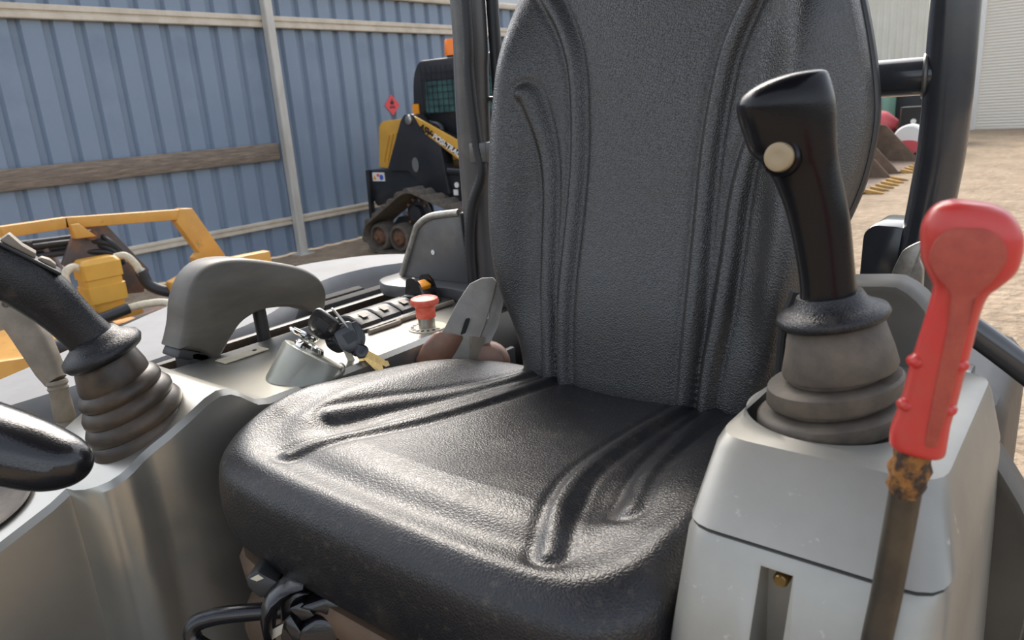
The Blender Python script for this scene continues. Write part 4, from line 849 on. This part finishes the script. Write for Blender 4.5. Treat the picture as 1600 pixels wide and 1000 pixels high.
def align(ring):                          # start the hole ring where the rounded rectangle starts
    c = V3((-.1195, .5, 0)); a0 = math.atan2(ring[0][1] - .5, ring[0][0] + .1195)
    return circ((-.1345, .502, 0), (.0545 * math.cos(a0), .0545 * math.sin(a0), 0), (-.0545 * math.sin(a0), .0545 * math.cos(a0), 0), 96)
R1 = crr(1.331, -.183, -.056, .440, .625, .03); H0 = align(R1)
upper = loft([crr(1.2875, -.1892, -.041, .3858), crr(1.3235, -.1888, -.050, .4240, .63), crr(1.3295, -.1865, -.0525, .432, .628, .022), R1, np.c_[H0[:, :2] * np.array([.5, .5]) + R1[:, :2] * .5, np.full(96, 1.332)], np.c_[H0[:, :2], np.full(96, 1.331)], np.c_[H0[:, :2], np.full(96, 1.30)]], cap=False)
obj('upper_shell', upper, 'silver', rc, smooth=24)
obj('torn_sticker', prism([(-.0375, .372, 1.215), (-.0375, .372, 1.240), (-.0375, .39, 1.243), (-.0372, .402, 1.222)], (.0012, 0, 0)), 'sticker', rc, smooth=0)

# ---- grey fender cover behind the right console
fn = thing('fender_cover', 'broad grey plastic side cover curving behind the right console', 'cover', (-.08, .66, .74))
fo_ = roundpoly([(-.202, .76), (-.202, 1.345), (-.193, 1.378), (-.178, 1.396), (-.115, 1.402), (-.094, 1.385), (-.080, 1.335), (-.066, 1.308), (-.052, 1.287), (-.038, 1.270), (-.018, 1.238), (.004, 1.185), (.016, 1.11), (.018, .76)], .008, 3)
f2 = resample(fo_, 160); tn = np.roll(f2, -1, 0) - np.roll(f2, 1, 0); tn /= np.linalg.norm(tn, axis=1)[:, None]; nf = np.stack([-tn[:, 1], tn[:, 0]], 1)
sgf = 1 if np.median(np.sum(nf * (f2.mean(0) - f2), 1)) > 0 else -1
def fring(ins, y): q = f2 + sgf * nf * ins; return np.c_[q[:, 0], np.full(160, y), q[:, 1]]
obj('cover_shell', loft([fring(.016, .612), fring(.010, .606), fring(.004, .604), fring(.001, .608), fring(0, .616), fring(0, .632)]), 'fender', fn, smooth=50)
obj('inner_trim', tube([(-.2045, .61, 1.20), (-.2045, .61, 1.34), (-.195, .61, 1.385)], .004, 8), 'shell', fn)

# ---- red safety lever
rl = thing('safety_lever', 'tall red gripped safety lever with T shaped head at the right', 'lever', (-.06, .37, .74))
P2 = V3((-.0555, .369, 1.379)); U2 = V3((.989, .149, 0)); N2 = V3((.149, -.989, 0)); q_ = .91
def rp_(u, w, n=0): return P2 + (U2 * u + Z * w) * q_ + N2 * n
gr = [(-.0024, -.001, .0122, .0095), (-.0022, .001, .0133, .0105), (-.0020, .008, .0135, .0105), (-.0005, .018, .0126, .0102), (.0015, .030, .0124, .0102), (.0035, .045, .0122, .0102), (.0058, .060, .0118, .0102), (.0080, .075, .0112, .0100), (.0100, .086, .0118, .0104), (.0112, .092, .0155, .0112), (.0120, .099, .0198, .0122), (.0122, .107, .0212, .0126), (.0120, .115, .0212, .0124), (.0116, .122, .0185, .0115), (.0112, .1265, .0145, .0098), (.0110, .1290, .0090, .007)]
gss = spline([(a, b, c) for a, b, c, d in gr], 4); gsd = spline([(d, 0, 0) for a, b, c, d in gr], 4)
gl = obj('lever_grip', loft([circ(rp_(a[0], a[1]), (U2 - Z * .12) * a[2] * q_, N2 * b[0], 36, 2.7) for a, b in zip(gss, gsd)]), 'red', rl, smooth=60)
for w in (.026, .050):
    for s in (-1, 1): obj('finger_ridge', lathe(rp_(-.0005 + .0015 * (w - .02) / .012 + s * .0098, w, .0070), N2 + U2 * s * .5, [(.0045, -.004), (.0042, .0), (.0030, .0018), (.0, .0026)], 16, u=U2, sx=1., sy=.75), 'red', gl)
hp = [(-.005, .104), (-.003, .113), (.003, .119), (.018, .119), (.025, .113), (.027, .105), (.022, .094), (.0165, .088), (.0145, .07), (.010, .03), (.0065, .006), (.001, .006), (.0025, .03), (.006, .07), (.0065, .088), (.000, .095)]
obj('worn_face', prism([rp_(a, b, .0096 if b < .085 else .0119) for a, b in roundpoly(hp, .003, 3)], N2 * .0014), 'redworn', gl, label='worn dull face of the grip', bevel=.0006)
obj('rod', tube([rp_(-.0035, .01), rp_(-.0060, -.03), rp_(-.0105, -.09, .003), rp_(-.0165, -.16, .014), rp_(-.03, -.4, .05), rp_(-.05, -.69, .07)], .0074, 20), 'rust', rl)
ry = lathe(rp_(-.0038, .001), rp_(-.0062, -.03) - rp_(-.0038, .001), [(.0078, 0), (.0086, .004), (.0079, .008), (.0088, .013), (.0081, .018), (.0084, .022), (.0073, .026)], 20)
rvx = ry[0] + np.random.normal(scale=.0005, size=ry[0].shape)
obj('rust_patch', (rvx, ry[1]), 'rusty', rl, label='flaking rust under the grip')

# ---- black rails at the right edge
r1 = thing('grab_rail', 'glossy black grab rail sloping down behind the red lever', 'rail', (0, .7, .74))
obj('rail_tube', tube([(-.112, .662, 1.35), (-.096, .666, 1.366), (-.075, .674, 1.3505), (-.035, .690, 1.316), (.02, .715, 1.262), (.06, .73, 1.18), (.07, .735, .74)], .0112, 20), 'frame', r1)
r3 = thing('entry_rail', 'black tube at the lower right corner of the station', 'rail', (0, .44, .74))
obj('rail_tube', tube([(-.002, .41, .74), (.001, .43, 1.1), (.005, .445, 1.25), (.018, .47, 1.33), (.05, .52, 1.36)], .0135, 18), 'frame', r3)
